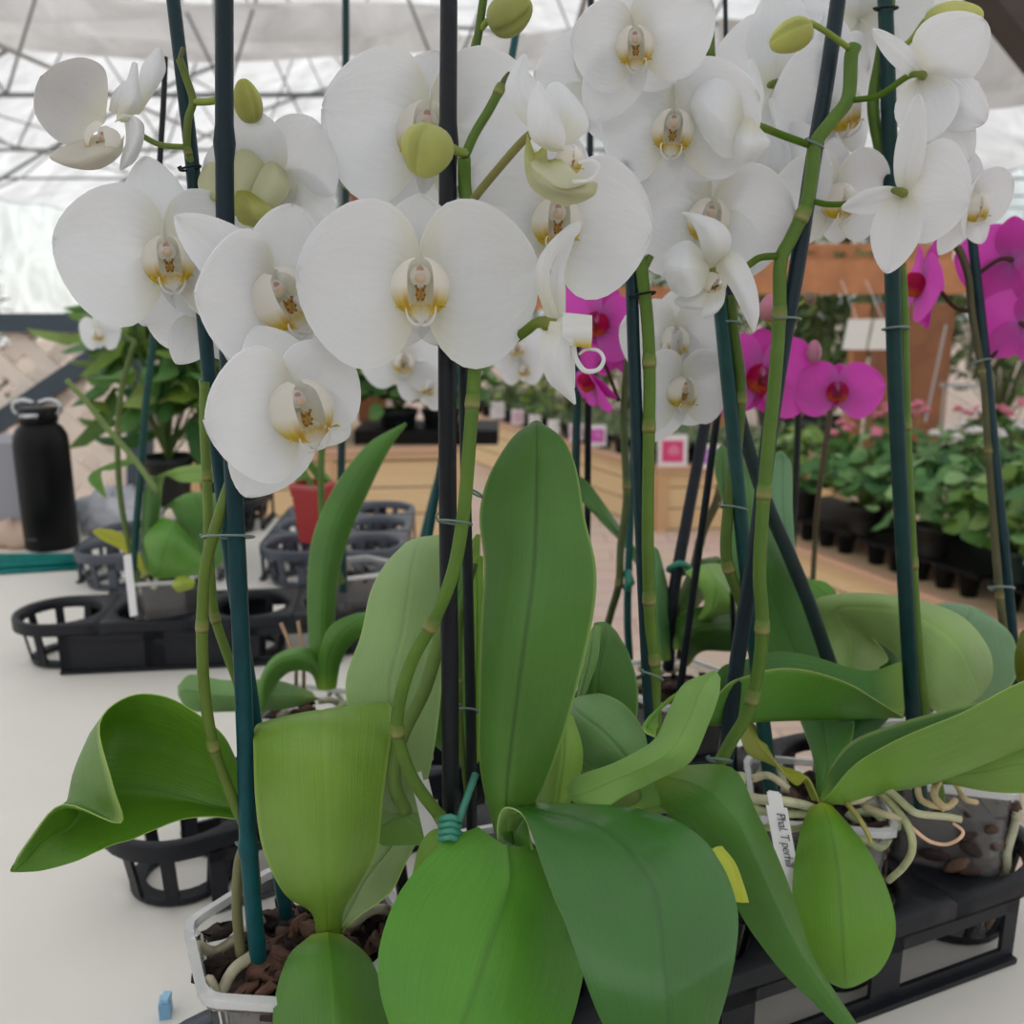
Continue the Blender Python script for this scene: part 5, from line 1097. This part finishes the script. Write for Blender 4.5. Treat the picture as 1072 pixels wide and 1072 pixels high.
blade(f_, [(740, 308, .496, 750, 306, .494, 760, 300, .496), (735, 326, .490, 746, 326, .484, 758, 316, .490), (732, 331, .490, 740, 333, .488, 752, 326, .490)], name='sepal')
f_ = heart(C_, 786, 128, .492, 90, 60, 0, 0, lip=False, ped=[(800, 134, .495), (820, 142, .505), (848, 152, .51)])
blade(f_, [(780, 120, .488, 780, 128, .486, 778, 134, .488), (772, 94, .478, 764, 128, .466, 768, 162, .476), (752, 82, .476, 745, 118, .466, 755, 164, .474), (734, 88, .478, 732, 110, .472, 738, 146, .476), (724, 102, .482, 723, 112, .481, 726, 124, .482)])
blade(f_, [(776, 124, .482, 786, 124, .480, 792, 130, .482), (768, 140, .474, 786, 146, .466, 802, 142, .474), (768, 158, .474, 784, 160, .468, 805, 152, .474), (772, 171, .476, 778, 172, .475, 790, 168, .476)], name='sepal')
blade(f_, [(782, 122, .498, 790, 124, .497, 796, 124, .498), (776, 98, .500, 788, 98, .497, 800, 100, .500), (780, 74, .503, 788, 72, .501, 796, 80, .503), (783, 63, .505, 787, 62, .505, 791, 65, .505)], name='sepal')
bud(C_, 828, 38, .49, 17, 23, -112, srgb(158, 166, 58), ped=[(848, 24, .495), (866, 34, .50), (888, 50, .508)], col2=srgb(178, 184, 86))
# ================================================================ plant D: centre right, folded leaf
Dc = cell(2) + V((0, .01, 0))
D_ = orchid('white orchid between the central and right plants with a folded pale leaf', (Dc.x, Dc.y, TZ))
pot(D_, Dc, .058, .12, 6, .1, seed=4, chips=16, roots=4)
leaf(D_, [(684, 826, .50, 690, 812, .50, 706, 802, .505), (698, 850, .485, 735, 826, .475, 766, 804, .495), (732, 886, .475, 768, 858, .462, 791, 849, .485), (760, 928, .468, 790, 900, .458, 812, 893, .478), (782, 968, .462, 810, 945, .455, 832, 945, .472), (817, 1015, .455, 835, 995, .45, 850, 1000, .462), (849, 1047, .447, 862, 1035, .445, 876, 1042, .452), (880, 1078, .44, 890, 1075, .44, 900, 1078, .442), (902, 1098, .436, 904, 1100, .436, 907, 1100, .436)], srgb(70, 122, 38), under=srgb(98, 150, 54), thick=.002, groove=.001, midc=.9)
leaf(D_, [(664, 815, .52, 668, 811, .52, 676, 806, .52), (636, 812, .515, 655, 792, .508, 676, 772, .52), (604, 794, .515, 632, 766, .505, 658, 742, .52), (588, 764, .52, 606, 746, .515, 632, 727, .525), (593, 738, .53, 598, 733, .53, 608, 729, .53)], srgb(112, 156, 92), under=srgb(120, 160, 96), cb=srgb(110, 156, 84), midc=.75)
leaf(D_, [(742, 706, .475, 748, 704, .475, 754, 712, .475), (716, 716, .468, 734, 722, .462, 752, 730, .464), (700, 744, .462, 722, 752, .452, 740, 762, .455), (687, 772, .456, 704, 784, .444, 723, 797, .45), (668, 786, .455, 680, 800, .446, 692, 814, .452), (640, 800, .458, 650, 814, .452, 656, 832, .45), (606, 812, .465, 614, 830, .458, 626, 849, .452), (594, 824, .468, 596, 834, .464, 604, 842, .460)], srgb(122, 166, 78), under='mid', thick=.0018, cb=srgb(122, 166, 78))
leaf(D_, [(686, 772, .458, 687, 766, .464, 688, 760, .47), (674, 765, .46, 676, 760, .468, 690, 745, .476), (676, 756, .47, 690, 742, .474, 705, 728, .478), (700, 734, .478, 712, 724, .48, 722, 716, .482)], srgb(108, 158, 54), under='bright')
leaf(D_, [(612, 835, .55, 635, 832, .55, 655, 830, .55), (604, 730, .55, 625, 728, .54, 668, 735, .55), (616, 680, .555, 632, 675, .545, 660, 690, .555), (622, 652, .56, 634, 652, .56, 646, 662, .56)], srgb(72, 122, 40), under='mid')
leaf(D_, [(600, 760, .54, 604, 740, .54, 612, 730, .54), (610, 700, .54, 616, 695, .54, 626, 690, .54), (617, 665, .545, 622, 655, .545, 629, 655, .545)], srgb(126, 168, 96), under='pale')
leaf(D_, [(560, 850, .50, 580, 855, .49, 600, 850, .50), (570, 790, .50, 590, 790, .49, 610, 790, .50), (580, 750, .50, 590, 745, .50, 600, 750, .50)], srgb(130, 170, 70), under='mid')
leaf(D_, [(650, 838, .50, 665, 850, .49, 690, 850, .50), (690, 815, .50, 725, 835, .49, 735, 850, .49), (740, 800, .50, 750, 820, .50, 760, 830, .50)], srgb(96, 140, 46), under='mid')
g = G(); g.tube(smooth_path([P(590, 866, .50), P(612, 842, .50), P(640, 832, .50), P(665, 842, .50)], 5), .008, srgb(96, 118, 56), 10); g.tube([P(668, 850, .505), P(672, 808, .51)], .007, srgb(110, 146, 60), 10); build('crown', g, 'stem', D_)
stake(D_, [(655, 170, .50), (660, 260, .498), (664, 380, .50), (669, 500, .505), (674, 620, .51), (680, 740, .52), (684, 820, .53)], 13, 14, srgb(20, 48, 54))
spike(D_, [(690, 800, .53), (686, 740, .52), (685, 700, .515), (680, 640, .508), (678, 560, .503), (679, 460, .50), (680, 400, .498), (678, 340, .496), (672, 285, .495), (668, 262, .495), (660, 230, .50)], 13, srgb(96, 132, 44), nodes=(2.1, 3.1, 5.1, 6.3))
spike(D_, [(673, 285, .495), (677, 276, .495), (681, 268, .495)], 8, srgb(96, 124, 44))
clip(D_, (660, 312), (686, 306), .496, col='black_plastic', tail=3); clip(D_, (672, 704), (694, 712), .512, tail=3)
stake(D_, [(745, 180, .60), (740, 110, .60), (734, 20, .60), (730, -20, .60)], 11, 11, srgb(24, 44, 44)); spike(D_, [(744, 60, .56), (742, 20, .56), (738, -15, .56)], 10, srgb(104, 128, 50)); spike(D_, [(764, 190, .57), (762, 172, .57), (757, 150, .57)], 9, srgb(90, 116, 44))
flower(D_, 664, 42, .460, 165, 4, -4, -4, pets=[(18, 4, .52, .30, -.10, 0), (176, 6, .40, .28, -.12, -10)], seps=[(90, -6, .44, .15, 0, 0), (-48, -8, .40, .20, -.1, 0), (-122, -4, .56, .20, -.06, 0)])
flower(D_, 705, 132, .490, 180, 0, 2, 4, pets=[(22, 4, .50, .34, -.12, 0), (172, 4, .42, .32, -.14, 0)], seps=[(92, -4, .42, .2, 0, 0), (-38, -8, .42, .18, -.1, 0), (-118, -4, .48, .18, -.1, 0)])
flower(D_, 742, 224, .520, 185, 6, -6, 8, pets=[(4, 2, .48, .32, -.12, 0), (178, 4, .48, .34, -.10, 0)], seps=[(94, -4, .42, .17, 0, 0), (-50, 26, .44, .18, -.2, 0), (-132, -4, .40, .18, -.1, 0)], tend=False)
flower(D_, 622, 92, .53, 150, 165, 5, -5, pets=[(168, 0, .42, .3, -.1, 0), (12, 0, .44, .3, -.1, 0)], seps=[(92, 0, .5, .18, 0, 0), (-50, 0, .44, .18, -.1, 0), (-125, 0, .42, .18, -.1, 0)], lip=False, ped=[(630, 96, .535), (645, 104, .54)])
bud(D_, 614, 52, .52, 13, 15, 10, srgb(128, 136, 46), ped=[(622, 44, .525), (636, 48, .53)])
flower(D_, 706, 352, .60, 125, 8, -8, 0, pets=[(8, 2, .46, .32, -.1, 0), (172, 2, .46, .32, -.1, 0)])
flower(D_, 712, 405, .60, 135, 24, -12, 0, pets=[(14, 6, .42, .3, -.1, 0), (176, 6, .42, .32, -.1, 0)], seps=[(92, -4, .44, .2, 0, 0), (-50, -4, .40, .18, -.1, 0), (-112, -4, .52, .18, -.1, 0)])
# ================================================================ plant E: behind right, tall stake and spike
Ec = cell(4) + dz * -.014
E_ = orchid('white orchid at the frame edge with a broad pale arching leaf and clear pot', (Ec.x, Ec.y, TZ))
pot(E_, Ec, .055, .118, 4, .55, seed=5, chips=30, roots=3, inner=9, taper=.82)
leaf(E_, [(905, 812, .67, 910, 812, .67, 915, 812, .67), (872, 720, .68, 890, 710, .67, 915, 712, .68), (862, 670, .69, 890, 668, .68, 930, 690, .69), (851, 632, .685, 878, 638, .67, 914, 668, .675), (878, 622, .675, 915, 636, .655, 942, 690, .655), (925, 622, .67, 950, 642, .64, 950, 712, .635), (972, 631, .66, 982, 660, .63, 962, 730, .62), (1010, 648, .65, 1003, 680, .622, 975, 742, .612), (1034, 678, .64, 1015, 705, .618, 986, 746, .607), (1039, 706, .63, 1022, 724, .618, 1000, 745, .605), (1028, 727, .622, 1018, 735, .615, 1010, 742, .608)], srgb(140, 172, 96), under=srgb(44, 84, 28), cb=srgb(120, 156, 66), midc=1.15, thick=.0022)
leaf(E_, [(985, 800, .70, 990, 800, .70, 995, 800, .70), (1000, 720, .70, 1020, 715, .69, 1062, 712, .70), (985, 650, .71, 1010, 660, .69, 1064, 680, .70), (978, 634, .715, 1015, 640, .70, 1055, 660, .70), (990, 631, .72, 1010, 633, .715, 1030, 640, .71)], srgb(112, 152, 108), under='blue')
leaf(E_, [(945, 800, .62, 960, 810, .61, 975, 815, .62), (1000, 790, .60, 1010, 810, .59, 1000, 822, .60), (1060, 772, .58, 1065, 800, .575, 1050, 830, .585), (1120, 760, .57, 1125, 790, .565, 1110, 825, .57), (1165, 770, .56, 1170, 780, .56, 1165, 790, .56)], srgb(124, 162, 72), under=srgb(118, 150, 52))
leaf(E_, [(1095, 760, .60, 1100, 760, .60, 1106, 760, .60), (1068, 720, .60, 1085, 715, .595, 1105, 720, .60), (1062, 690, .60, 1080, 685, .59, 1105, 690, .60), (1068, 662, .60, 1080, 655, .60, 1095, 660, .60)], srgb(104, 112, 24), under='olive')
leaf(E_, [(900, 800, .63, 905, 795, .63, 910, 790, .63), (880, 640, .72, 880, 645, .72, 885, 660, .72), (868, 612, .74, 860, 618, .74, 850, 628, .74), (846, 606, .75, 843, 608, .75, 840, 612, .75)], srgb(108, 152, 90), under='mid')
leaf(E_, [(950, 720, .72, 948, 735, .72, 940, 745, .72), (930, 660, .73, 930, 690, .72, 925, 715, .73), (890, 645, .735, 892, 672, .73, 895, 700, .735), (858, 645, .74, 860, 660, .74, 862, 675, .74)], srgb(50, 92, 30), under='deep')
stake(E_, [(926, -20, .575), (930, 100, .572), (934, 280, .575), (938, 420, .58), (946, 580, .59), (954, 720, .605), (960, 800, .62), (965, 850, .635)], 15, 17, srgb(16, 52, 52))
spike(E_, [(985, 840, .64), (974, 780, .62), (966, 735, .61), (958, 650, .60), (953, 560, .595), (948, 460, .59), (946, 380, .585), (943, 290, .583), (930, 200, .58), (922, 160, .58), (914, 110, .58), (922, 60, .58), (930, 10, .58), (932, -20, .58)], 12, srgb(92, 132, 44), nodes=(1.6, 3.6, 5.2, 7.1))
clip(E_, (925, 345), (952, 343), .575, tail=0); clip(E_, (916, 10), (940, 8), .57, col='black_plastic', tail=2)
bud(E_, 998, 20, .55, 18, 29, 88, srgb(166, 172, 78), ped=[(968, 22, .555), (955, 40, .56), (944, 50, .565)], col2=srgb(188, 190, 100))
for pts, wd in ((((960, 818, .61), (965, 838, .60), (990, 845, .60), (1000, 838, .61)), 7), (((985, 812, .62), (978, 832, .60), (990, 848, .595)), 8), (((1000, 820, .62), (1010, 836, .61), (1022, 840, .62)), 6)):
    q = smooth_path([P(*p) for p in pts], 6); g = G(); g.tube(q, wd * .5 * .6 / F, srgb(196, 176, 132), 8); build('root', g, 'root', E_)
flower(E_, 872, 205, .56, 150, 40, -6, 0, pets=[(10, 2, .5, .32, -.1, 0), (172, 2, .5, .32, -.1, 0)])
flower(E_, 868, 108, .575, 190, 60, 0, -8, pets=[(12, 0, .5, .33, -.1, 0), (168, 0, .5, .33, -.1, 0)], seps=[(90, 0, .48, .17, 0, 0), (-52, 0, .46, .17, -.1, 0), (-125, 0, .5, .2, -.1, 0)])
flower(E_, 815, 90, .58, 190, 150, 0, 6, pets=[(168, 0, .48, .33, -.1, 0), (12, 0, .45, .33, -.1, 0)], seps=[(92, 0, .5, .2, 0, 0), (-52, 0, .55, .2, -.1, 0), (-125, 0, .46, .2, -.1, 0)], lip=False, ped=[(826, 82, .585), (800, 96, .59)])
flower(E_, 806, 192, .57, 150, 150, 0, 0, pets=[(168, 0, .48, .33, -.1, 0), (12, 0, .45, .33, -.1, 0)], lip=False, ped=[(830, 196, .575), (812, 208, .58)])
flower(E_, 1014, 212, .58, 125, 50, -8, -10, pets=[(20, 20, .40, .25, -.1, 0), (170, 40, .4, .25, -.1, 0)], seps=[(90, 0, .4, .15, 0, 0), (-62, 10, .42, .15, -.1, 0), (-120, 0, .46, .17, -.1, 0)], tend=True)
flower(E_, 1002, 120, .56, 130, 70, -6, 20, pets=[(14, 0, .46, .3, -.1, 0), (168, 0, .46, .3, -.1, 0)])
flower(E_, 900, 20, .60, 150, 175, 6, 0, pets=[(165, 0, .48, .3, -.1, 0), (12, 0, .45, .3, -.1, 0)], lip=False)
# ================================================================ small and rear orchids
G_ = T(330, 800, TZ); Gd = .66
gp = T(325, 738, TZ + .107)
G1 = orchid('small leafy orchid without flowers standing behind the left clear pot', (gp.x, gp.y, TZ))
pot(G1, gp, .052, .105, 4, .5, seed=6, chips=20, roots=3, z0=TZ + .002, mat='clear_pot')
leaf(G1, [(332, 722, 0.825, 341, 722, 0.820, 350, 720, 0.825), (324, 680, 0.825, 338, 680, 0.817, 350, 670, 0.825), (322, 610, 0.825, 340, 610, 0.815, 353, 612, 0.825), (328, 560, 0.830, 348, 558, 0.820, 366, 560, 0.830), (350, 510, 0.835, 368, 512, 0.827, 387, 512, 0.835), (384, 466, 0.845, 396, 470, 0.840, 408, 470, 0.845), (423, 443, 0.855, 425, 443, 0.855, 426, 445, 0.855)], srgb(70, 122, 32), under='mid', cb='bright', midc=.9)
leaf(G1, [(334, 722, 0.820, 343, 722, 0.815, 352, 720, 0.820), (334, 690, 0.810, 344, 690, 0.805, 358, 690, 0.810), (344, 658, 0.800, 358, 662, 0.795, 374, 668, 0.800), (370, 643, 0.805, 385, 646, 0.805, 396, 654, 0.805), (398, 641, 0.825, 402, 646, 0.825, 404, 652, 0.825)], srgb(78, 130, 38), under='pale', cb='bright')
leaf(G1, [(334, 722, 0.825, 336, 716, 0.820, 340, 712, 0.815), (324, 704, 0.815, 320, 690, 0.805, 326, 680, 0.820), (302, 704, 0.805, 296, 690, 0.795, 302, 680, 0.810), (284, 724, 0.800, 278, 706, 0.790, 282, 692, 0.805), (276, 748, 0.795, 270, 740, 0.795, 268, 720, 0.800)], srgb(92, 142, 60), under='deep')
leaf(G1, [(326, 724, 0.825, 330, 730, 0.820, 334, 732, 0.825), (288, 712, 0.815, 290, 728, 0.805, 300, 742, 0.815), (235, 712, 0.805, 232, 728, 0.795, 240, 745, 0.805), (200, 706, 0.795, 196, 722, 0.790, 206, 745, 0.795), (186, 718, 0.790, 187, 728, 0.790, 192, 738, 0.790)], srgb(116, 156, 92), under='pale')
for a, b in (((310, 690), (294, 652)), ((318, 690), (312, 650))):
    g = G(); g.tube([P(a[0], a[1] + 40, 0.845), P(*a, 0.845), P(*b, 0.845)], .0018, srgb(170, 140, 110), 6); build('dry_stem', g, 'stem', G1)
# far small orchid with spike and yellow leaf
fp = T(166, 640, TZ + .06); fp = V((c1.x, c1.y, 0)) + dd * 0
f0 = V(T(68, 706, TZ)); f1 = V(T(208, 699.5, TZ)); fe = (f1 - f0).normalized(); fn = V((-fe.y, fe.x, 0)); fc = f0 + fn * .056 + fe * .112
F_ = orchid('small orchid with a yellow leaf in the clear pot on the far black tray', (fc.x, fc.y, TZ))
pot(F_, fc, .052, .098, 6, .2, seed=7, chips=24, roots=2, fill=.9)
dF = 1.13
leaf(F_, [(160, 606, dF, 164, 604, dF, 168, 606, dF), (154, 580, dF - .02, 170, 590, dF - .03, 205, 600, dF - .02), (152, 562, dF - .02, 176, 565, dF - .04, 213, 590, dF - .02), (170, 541, dF, 185, 548, dF - .02, 205, 570, dF)], srgb(96, 150, 56), under='mid', cb='mid')
leaf(F_, [(176, 606, dF + .03, 180, 604, dF + .03, 186, 606, dF + .03), (190, 570, dF + .02, 210, 575, dF + .02, 232, 590, dF + .03), (178, 530, dF, 205, 520, dF - .02, 240, 525, dF + .02), (168, 540, dF, 185, 522, dF, 210, 516, dF + .01)], srgb(100, 150, 74), under='deep')
leaf(F_, [(150, 602, dF, 152, 600, dF, 155, 600, dF), (130, 578, dF, 132, 572, dF, 140, 568, dF), (108, 566, dF, 114, 562, dF, 122, 556, dF), (96, 556, dF, 99, 555, dF, 103, 553, dF)], srgb(178, 180, 46), under='yellow', thick=.003)
leaf(F_, [(186, 604, dF - .04, 190, 604, dF - .04, 196, 604, dF - .04), (180, 612, dF - .06, 190, 610, dF - .07, 204, 608, dF - .06), (186, 620, dF - .06, 194, 618, dF - .06, 202, 616, dF - .06)], srgb(160, 180, 60), under='lime')
leaf(F_, [(150, 600, dF, 154, 600, dF, 160, 600, dF), (148, 560, dF, 155, 560, dF - .01, 164, 560, dF), (150, 520, dF, 157, 520, dF - .01, 168, 522, dF), (156, 498, dF + .01, 160, 498, dF, 165, 500, dF + .01)], srgb(70, 112, 48), under='mid')
leaf(F_, [(158, 560, dF + .04, 162, 560, dF + .04, 166, 560, dF + .04), (156, 510, dF + .02, 164, 505, dF + .02, 172, 500, dF + .03), (185, 490, dF, 188, 496, dF, 190, 505, dF), (230, 486, dF, 230, 494, dF, 228, 504, dF), (258, 490, dF, 258, 492, dF, 257, 495, dF)], srgb(140, 178, 90), under='mid')
leaf(F_, [(108, 520, dF, 110, 520, dF, 112, 522, dF), (92, 500, dF, 98, 495, dF, 106, 495, dF), (118, 484, dF, 118, 488, dF, 118, 492, dF), (150, 478, dF, 150, 480, dF, 150, 482, dF)], srgb(100, 148, 60), under='mid')
stake(F_, [(165, 290, dF), (160, 360, dF), (153, 420, dF), (147, 500, dF), (142, 560, dF), (140, 610, dF)], 7, 8, srgb(24, 66, 60))
spike(F_, [(145, 610, dF), (135, 570, dF), (126, 520, dF), (123, 460, dF), (127, 410, dF), (137, 370, dF), (140, 358, dF), (128, 352, dF), (118, 340, dF)], 6, srgb(96, 120, 60), nodes=(3.2,))
spike(F_, [(165, 515, dF - .05), (140, 480, dF - .05), (112, 448, dF - .05), (90, 420, dF - .05), (70, 398, dF - .05)], 6, srgb(132, 156, 90))
flower(F_, 104, 348, dF, 52, -40, -10, 0, tend=False, ped=[(116, 342, dF), (122, 350, dF)])
g = G(); p0 = P(129, 582, 1.08); wv = P(137, 580, 1.08) - p0; ln = P(136, 646, 1.10) - p0; g.box(p0, wv, ln, wv.cross(ln).normalized() * .001, W1); tag(build('plant_label', g, 'tag_white', loc=p0 + ln, smooth=False), 'white label leaning on the small clear pot with the yellow leaf', 'plant label')
# orchid N behind: white flowers seen under the main bloom
nc = fc + fe * .115 * 1 + fn * .115
nc = V((T(365, 640, TZ + .06).x, 0, 0)); q = T(372, 632, TZ + .06); nc = V((q.x, q.y + .02, 0)); dN = 1.16
N_ = orchid('distant white orchid whose small flowers show beneath the main bloom', (nc.x, nc.y, TZ))
pot(N_, nc, .05, .095, 6, .4, seed=8, chips=10, roots=1)
stake(N_, [(362, -20, dN), (362, 150, dN), (361, 300, dN), (358, 450, dN), (357, 530, dN), (360, 620, dN + .02)], 8, 8, srgb(22, 52, 52))
spike(N_, [(358, 610, dN - .05), (340, 560, dN - .08), (336, 500, dN - .08), (340, 450, dN - .06), (360, 400, dN - .04), (400, 372, dN - .03), (440, 372, dN - .02)], 7, srgb(84, 120, 46))
flower(N_, 422, 376, dN - .1, 92, 4, -10, 4)
flower(N_, 448, 402, dN - .08, 70, 20, -20, 20, tend=False)
flower(N_, 540, 362, dN, 66, 10, -12, -10, tend=True)
flower(N_, 548, 384, dN + .02, 56, 30, -20, 0, tend=False)
bud(N_, 367, 190, dN, 8, 11, 20, ped=[(360, 185, dN), (362, 200, dN)])
stake(N_, [(465, 480, dN + .1), (455, 515, dN + .1), (444, 560, dN + .1), (436, 610, dN + .12)], 8, 8, srgb(28, 78, 80))
# ================================================================ magenta orchids
hc = T(708, 712, TZ + .112)
H_ = orchid('magenta orchid with dark stakes in the pot behind the folded leaf', (hc.x, hc.y, TZ))
dH = (hc - V((0, EYE.y, 0))).y * cos(PITCH) + (EYE.z - TZ - .2) * sin(PITCH)
pot(H_, hc, .058, .11, 6, .2, seed=9, chips=26, roots=3, z0=TZ + .002, fill=.9)
print('dH', dH)
leaf(H_, [(722, 660, dH, 728, 655, dH, 735, 650, dH), (738, 630, dH - .03, 745, 640, dH - .04, 757, 643, dH - .03), (724, 606, dH - .03, 750, 612, dH - .05, 773, 640, dH - .04), (718, 598, dH - .02, 740, 594, dH - .03, 764, 610, dH - .03), (740, 592, dH, 752, 590, dH, 762, 596, dH)], srgb(126, 170, 76), under='mid')
leaf(H_, [(715, 690, dH, 718, 695, dH, 720, 698, dH), (708, 650, dH, 720, 665, dH - .02, 735, 682, dH), (735, 635, dH, 750, 655, dH - .02, 765, 682, dH), (790, 640, dH, 795, 660, dH, 800, 680, dH), (825, 660, dH + .02, 826, 664, dH, 828, 670, dH)], srgb(54, 98, 26), under='deep')
leaf(H_, [(705, 680, dH, 712, 680, dH, 718, 680, dH), (705, 640, dH + .02, 715, 635, dH, 728, 640, dH + .02), (725, 592, dH + .02, 735, 600, dH, 750, 612, dH + .02), (750, 582, dH + .02, 756, 586, dH, 762, 590, dH + .02)], srgb(66, 108, 30), under='deep')
leaf(H_, [(690, 690, dH, 696, 692, dH, 702, 690, dH), (683, 640, dH, 690, 640, dH - .01, 700, 645, dH), (682, 600, dH, 690, 600, dH - .01, 700, 620, dH), (684, 572, dH + .01, 687, 574, dH, 690, 578, dH + .01)], srgb(88, 140, 80), under='mid')
leaf(H_, [(700, 690, dH + .03, 696, 692, dH + .03, 690, 690, dH + .03), (690, 610, dH + .05, 680, 600, dH + .04, 668, 595, dH + .05), (655, 560, dH + .05, 642, 552, dH + .04, 628, 545, dH + .05), (620, 510, dH + .05, 614, 515, dH + .05, 608, 524, dH + .05), (606, 497, dH + .05, 604, 500, dH + .05, 602, 506, dH + .05)], srgb(80, 130, 58), under='mid')
stake(H_, [(765, 290, dH + .02), (755, 350, dH + .02), (735, 460, dH + .01), (718, 550, dH), (704, 630, dH), (700, 700, dH + .02)], 12, 12, srgb(30, 34, 42))
stake(H_, [(607, 260, dH + .05), (604, 350, dH + .05), (604, 420, dH + .05), (606, 500, dH + .05), (640, 620, dH + .05), (660, 690, dH + .06)][:3] + [(603, 480, dH + .05), (602, 560, dH + .06), (610, 660, dH + .07)], 9, 9, srgb(20, 56, 56))
stake(H_, [(668, 380, dH + .02), (664, 460, dH + .02), (660, 540, dH + .02), (657, 640, dH + .02), (659, 690, dH + .03)], 8, 8, srgb(24, 76, 74))
spike(H_, [(633, 665, dH + .03), (640, 640, dH + .02), (648, 610, dH), (650, 570, dH), (656, 520, dH), (653, 450, dH), (655, 400, dH), (661, 340, dH), (664, 300, dH)], 8, srgb(74, 90, 50), nodes=(2.0, 4.2))
spike(H_, [(712, 690, dH + .02), (722, 620, dH + .02), (735, 560, dH + .02), (752, 520, dH + .02), (762, 470, dH + .03), (770, 420, dH + .03)], 9, srgb(104, 94, 52), nodes=(1.8, 3.1), col2=srgb(80, 70, 60))
g = G(); g.tube(smooth_path([P(700, 596, dH), P(712, 590, dH - .01), P(722, 596, dH), P(712, 600, dH + .01), P(700, 596, dH)], 4), .003, srgb(50, 130, 110), 6); build('tie_tape', g, 'attr', H_); g = G(); g.tube([P(656, 598, dH), P(660, 610, dH - .005), P(655, 616, dH)], .004, srgb(40, 120, 100), 6); build('tie_tape', g, 'attr', H_)
flower(H_, 628, 335, dH, 105, -24, -10, 20, pal='m', tend=False); flower(H_, 650, 362, dH + .02, 90, 150, -10, 0, pal='m', tend=False, lip=False, ped=[(640, 345, dH), (655, 330, dH)])
flower(H_, 618, 395, dH - .02, 84, -70, -30, 10, pal='m', tend=False, pets=[(-40, 10, .55, .24, -.1, 0), (-140, 10, .55, .24, -.1, 0)], ped=[(632, 380, dH), (648, 420, dH)])
flower(H_, 796, 392, dH + .03, 128, 14, -2, 2, pal='m', tend=False)
flower(H_, 742, 378, dH + .02, 70, 150, 0, 0, pal='m', tend=False, lip=False)
flower(H_, 877, 408, dH + .02, 92, -2, 2, 0, pal='m', tend=False, pets=[(8, 2, .5, .32, -.1, 0), (172, 2, .5, .32, -.1, 0)], seps=[(90, -4, .30, .12, 0, 0), (-35, -4, .44, .15, -.1, 0), (-145, -4, .44, .15, -.1, 0)])
bud(H_, 806, 322, dH + .02, 12, 14, 10, srgb(206, 110, 150), ped=[(800, 334, dH + .02), (812, 345, dH + .02)], col2=srgb(196, 90, 150))
bud(H_, 852, 368, dH + .02, 8, 12, 0, srgb(200, 100, 160), col2=srgb(180, 80, 150)); bud(H_, 848, 312, dH + .1, 8, 6, 60, srgb(110, 60, 70), col2=srgb(90, 46, 56), ped=[(838, 318, dH + .1), (826, 324, dH + .1)])
spike(H_, [(849, 640, dH + .3), (855, 540, dH + .3), (862, 480, dH + .2), (868, 440, dH + .1), (868, 420, dH + .05)], 6, srgb(70, 60, 44))
stake(H_, [(836, 415, dH + .2), (834, 480, dH + .22), (830, 560, dH + .24), (826, 640, dH + .26)], 7, 7, srgb(30, 40, 36))
# magenta orchid at the frame edge
ic = T(1062, 800, TZ); ic = cell(4, 1) + V((.02, .0, 0)); dI = .74
I_ = orchid('magenta orchid at the frame edge, tied to a thin dark stake', (ic.x, ic.y, TZ))
pot(I_, ic, .056, .118, 6, .2, seed=10, chips=14, roots=2)
stake(I_, [(1012, 200, dI), (1020, 270, dI), (1030, 360, dI), (1040, 460, dI), (1050, 560, dI), (1060, 660, dI + .01), (1068, 740, dI + .02), (1072, 800, dI + .03)], 10, 10, srgb(24, 52, 58), joint=(4.0,))
spike(I_, [(1070, 800, dI + .03), (1062, 720, dI + .02), (1048, 640, dI), (1040, 540, dI), (1034, 460, dI), (1030, 400, dI), (1018, 330, dI), (1014, 290, dI), (1004, 262, dI), (994, 252, dI)], 8, srgb(88, 84, 60), nodes=(2.2, 3.8, 5.1))
clip(I_, (1018, 382), (1038, 376), dI, tail=2); clip(I_, (1036, 616), (1062, 616), dI, tail=2)
flower(I_, 966, 296, dI, 105, -72, 6, 12, pal='m', tend=False, ped=[(985, 305, dI), (1000, 322, dI), (1016, 326, dI)], seps=[(90, -4, .46, .17, 0, 0), (-60, -4, .46, .18, -.1, 0), (-120, -4, .46, .18, -.1, 0)])
flower(I_, 1060, 272, dI, 116, 160, 0, 0, pal='m', tend=False, ped=[(1045, 272, dI), (1028, 284, dI), (1014, 296, dI)])
flower(I_, 1076, 342, dI - .01, 112, 165, -4, -10, pal='m', tend=False, ped=[(1062, 340, dI), (1045, 366, dI), (1034, 378, dI)])
bud(I_, 1024, 232, dI, 7, 9, 0, srgb(90, 30, 50), col2=srgb(80, 26, 44))
# thin stakes of plants standing further back
for px, w_, lab in (((619, -20, 618, 120, .9, 7), 0, 'thin dark stake tip above the small green bud'), ((759, -20, 760, 60, .8, 5), 0, 'thin dark stake tip between the upper white blooms'), ((813, -20, 798, 90, .7, 8), 0, 'slanting dark stake tip above the right white blooms'), ((541, 30, 528, 105, .75, 8), 0, 'slanting teal stake tip right of the hanging bud')):
    x0, y0, x1, y1, d, wp = px; p = P(x0, y0, d); q = P(x1, y1, d); g = G(); e_ = (q - p).normalized(); 
    L_ = (q.z - TZ - .02) / max(.2, -e_.z); g.tube([p, q, q + e_ * L_], wp * .5 * d / F, DARK if 'dark' in lab else TEAL, 8); tag(build('plant_stake', g, 'stake', loc=q), lab, 'plant stake')
stake(B_, [(173, 60, .60), (171, 110, .60), (166, 190, .60), (162, 260, .60)], 6, 6, srgb(24, 28, 30))
print('dI ok', nflow)
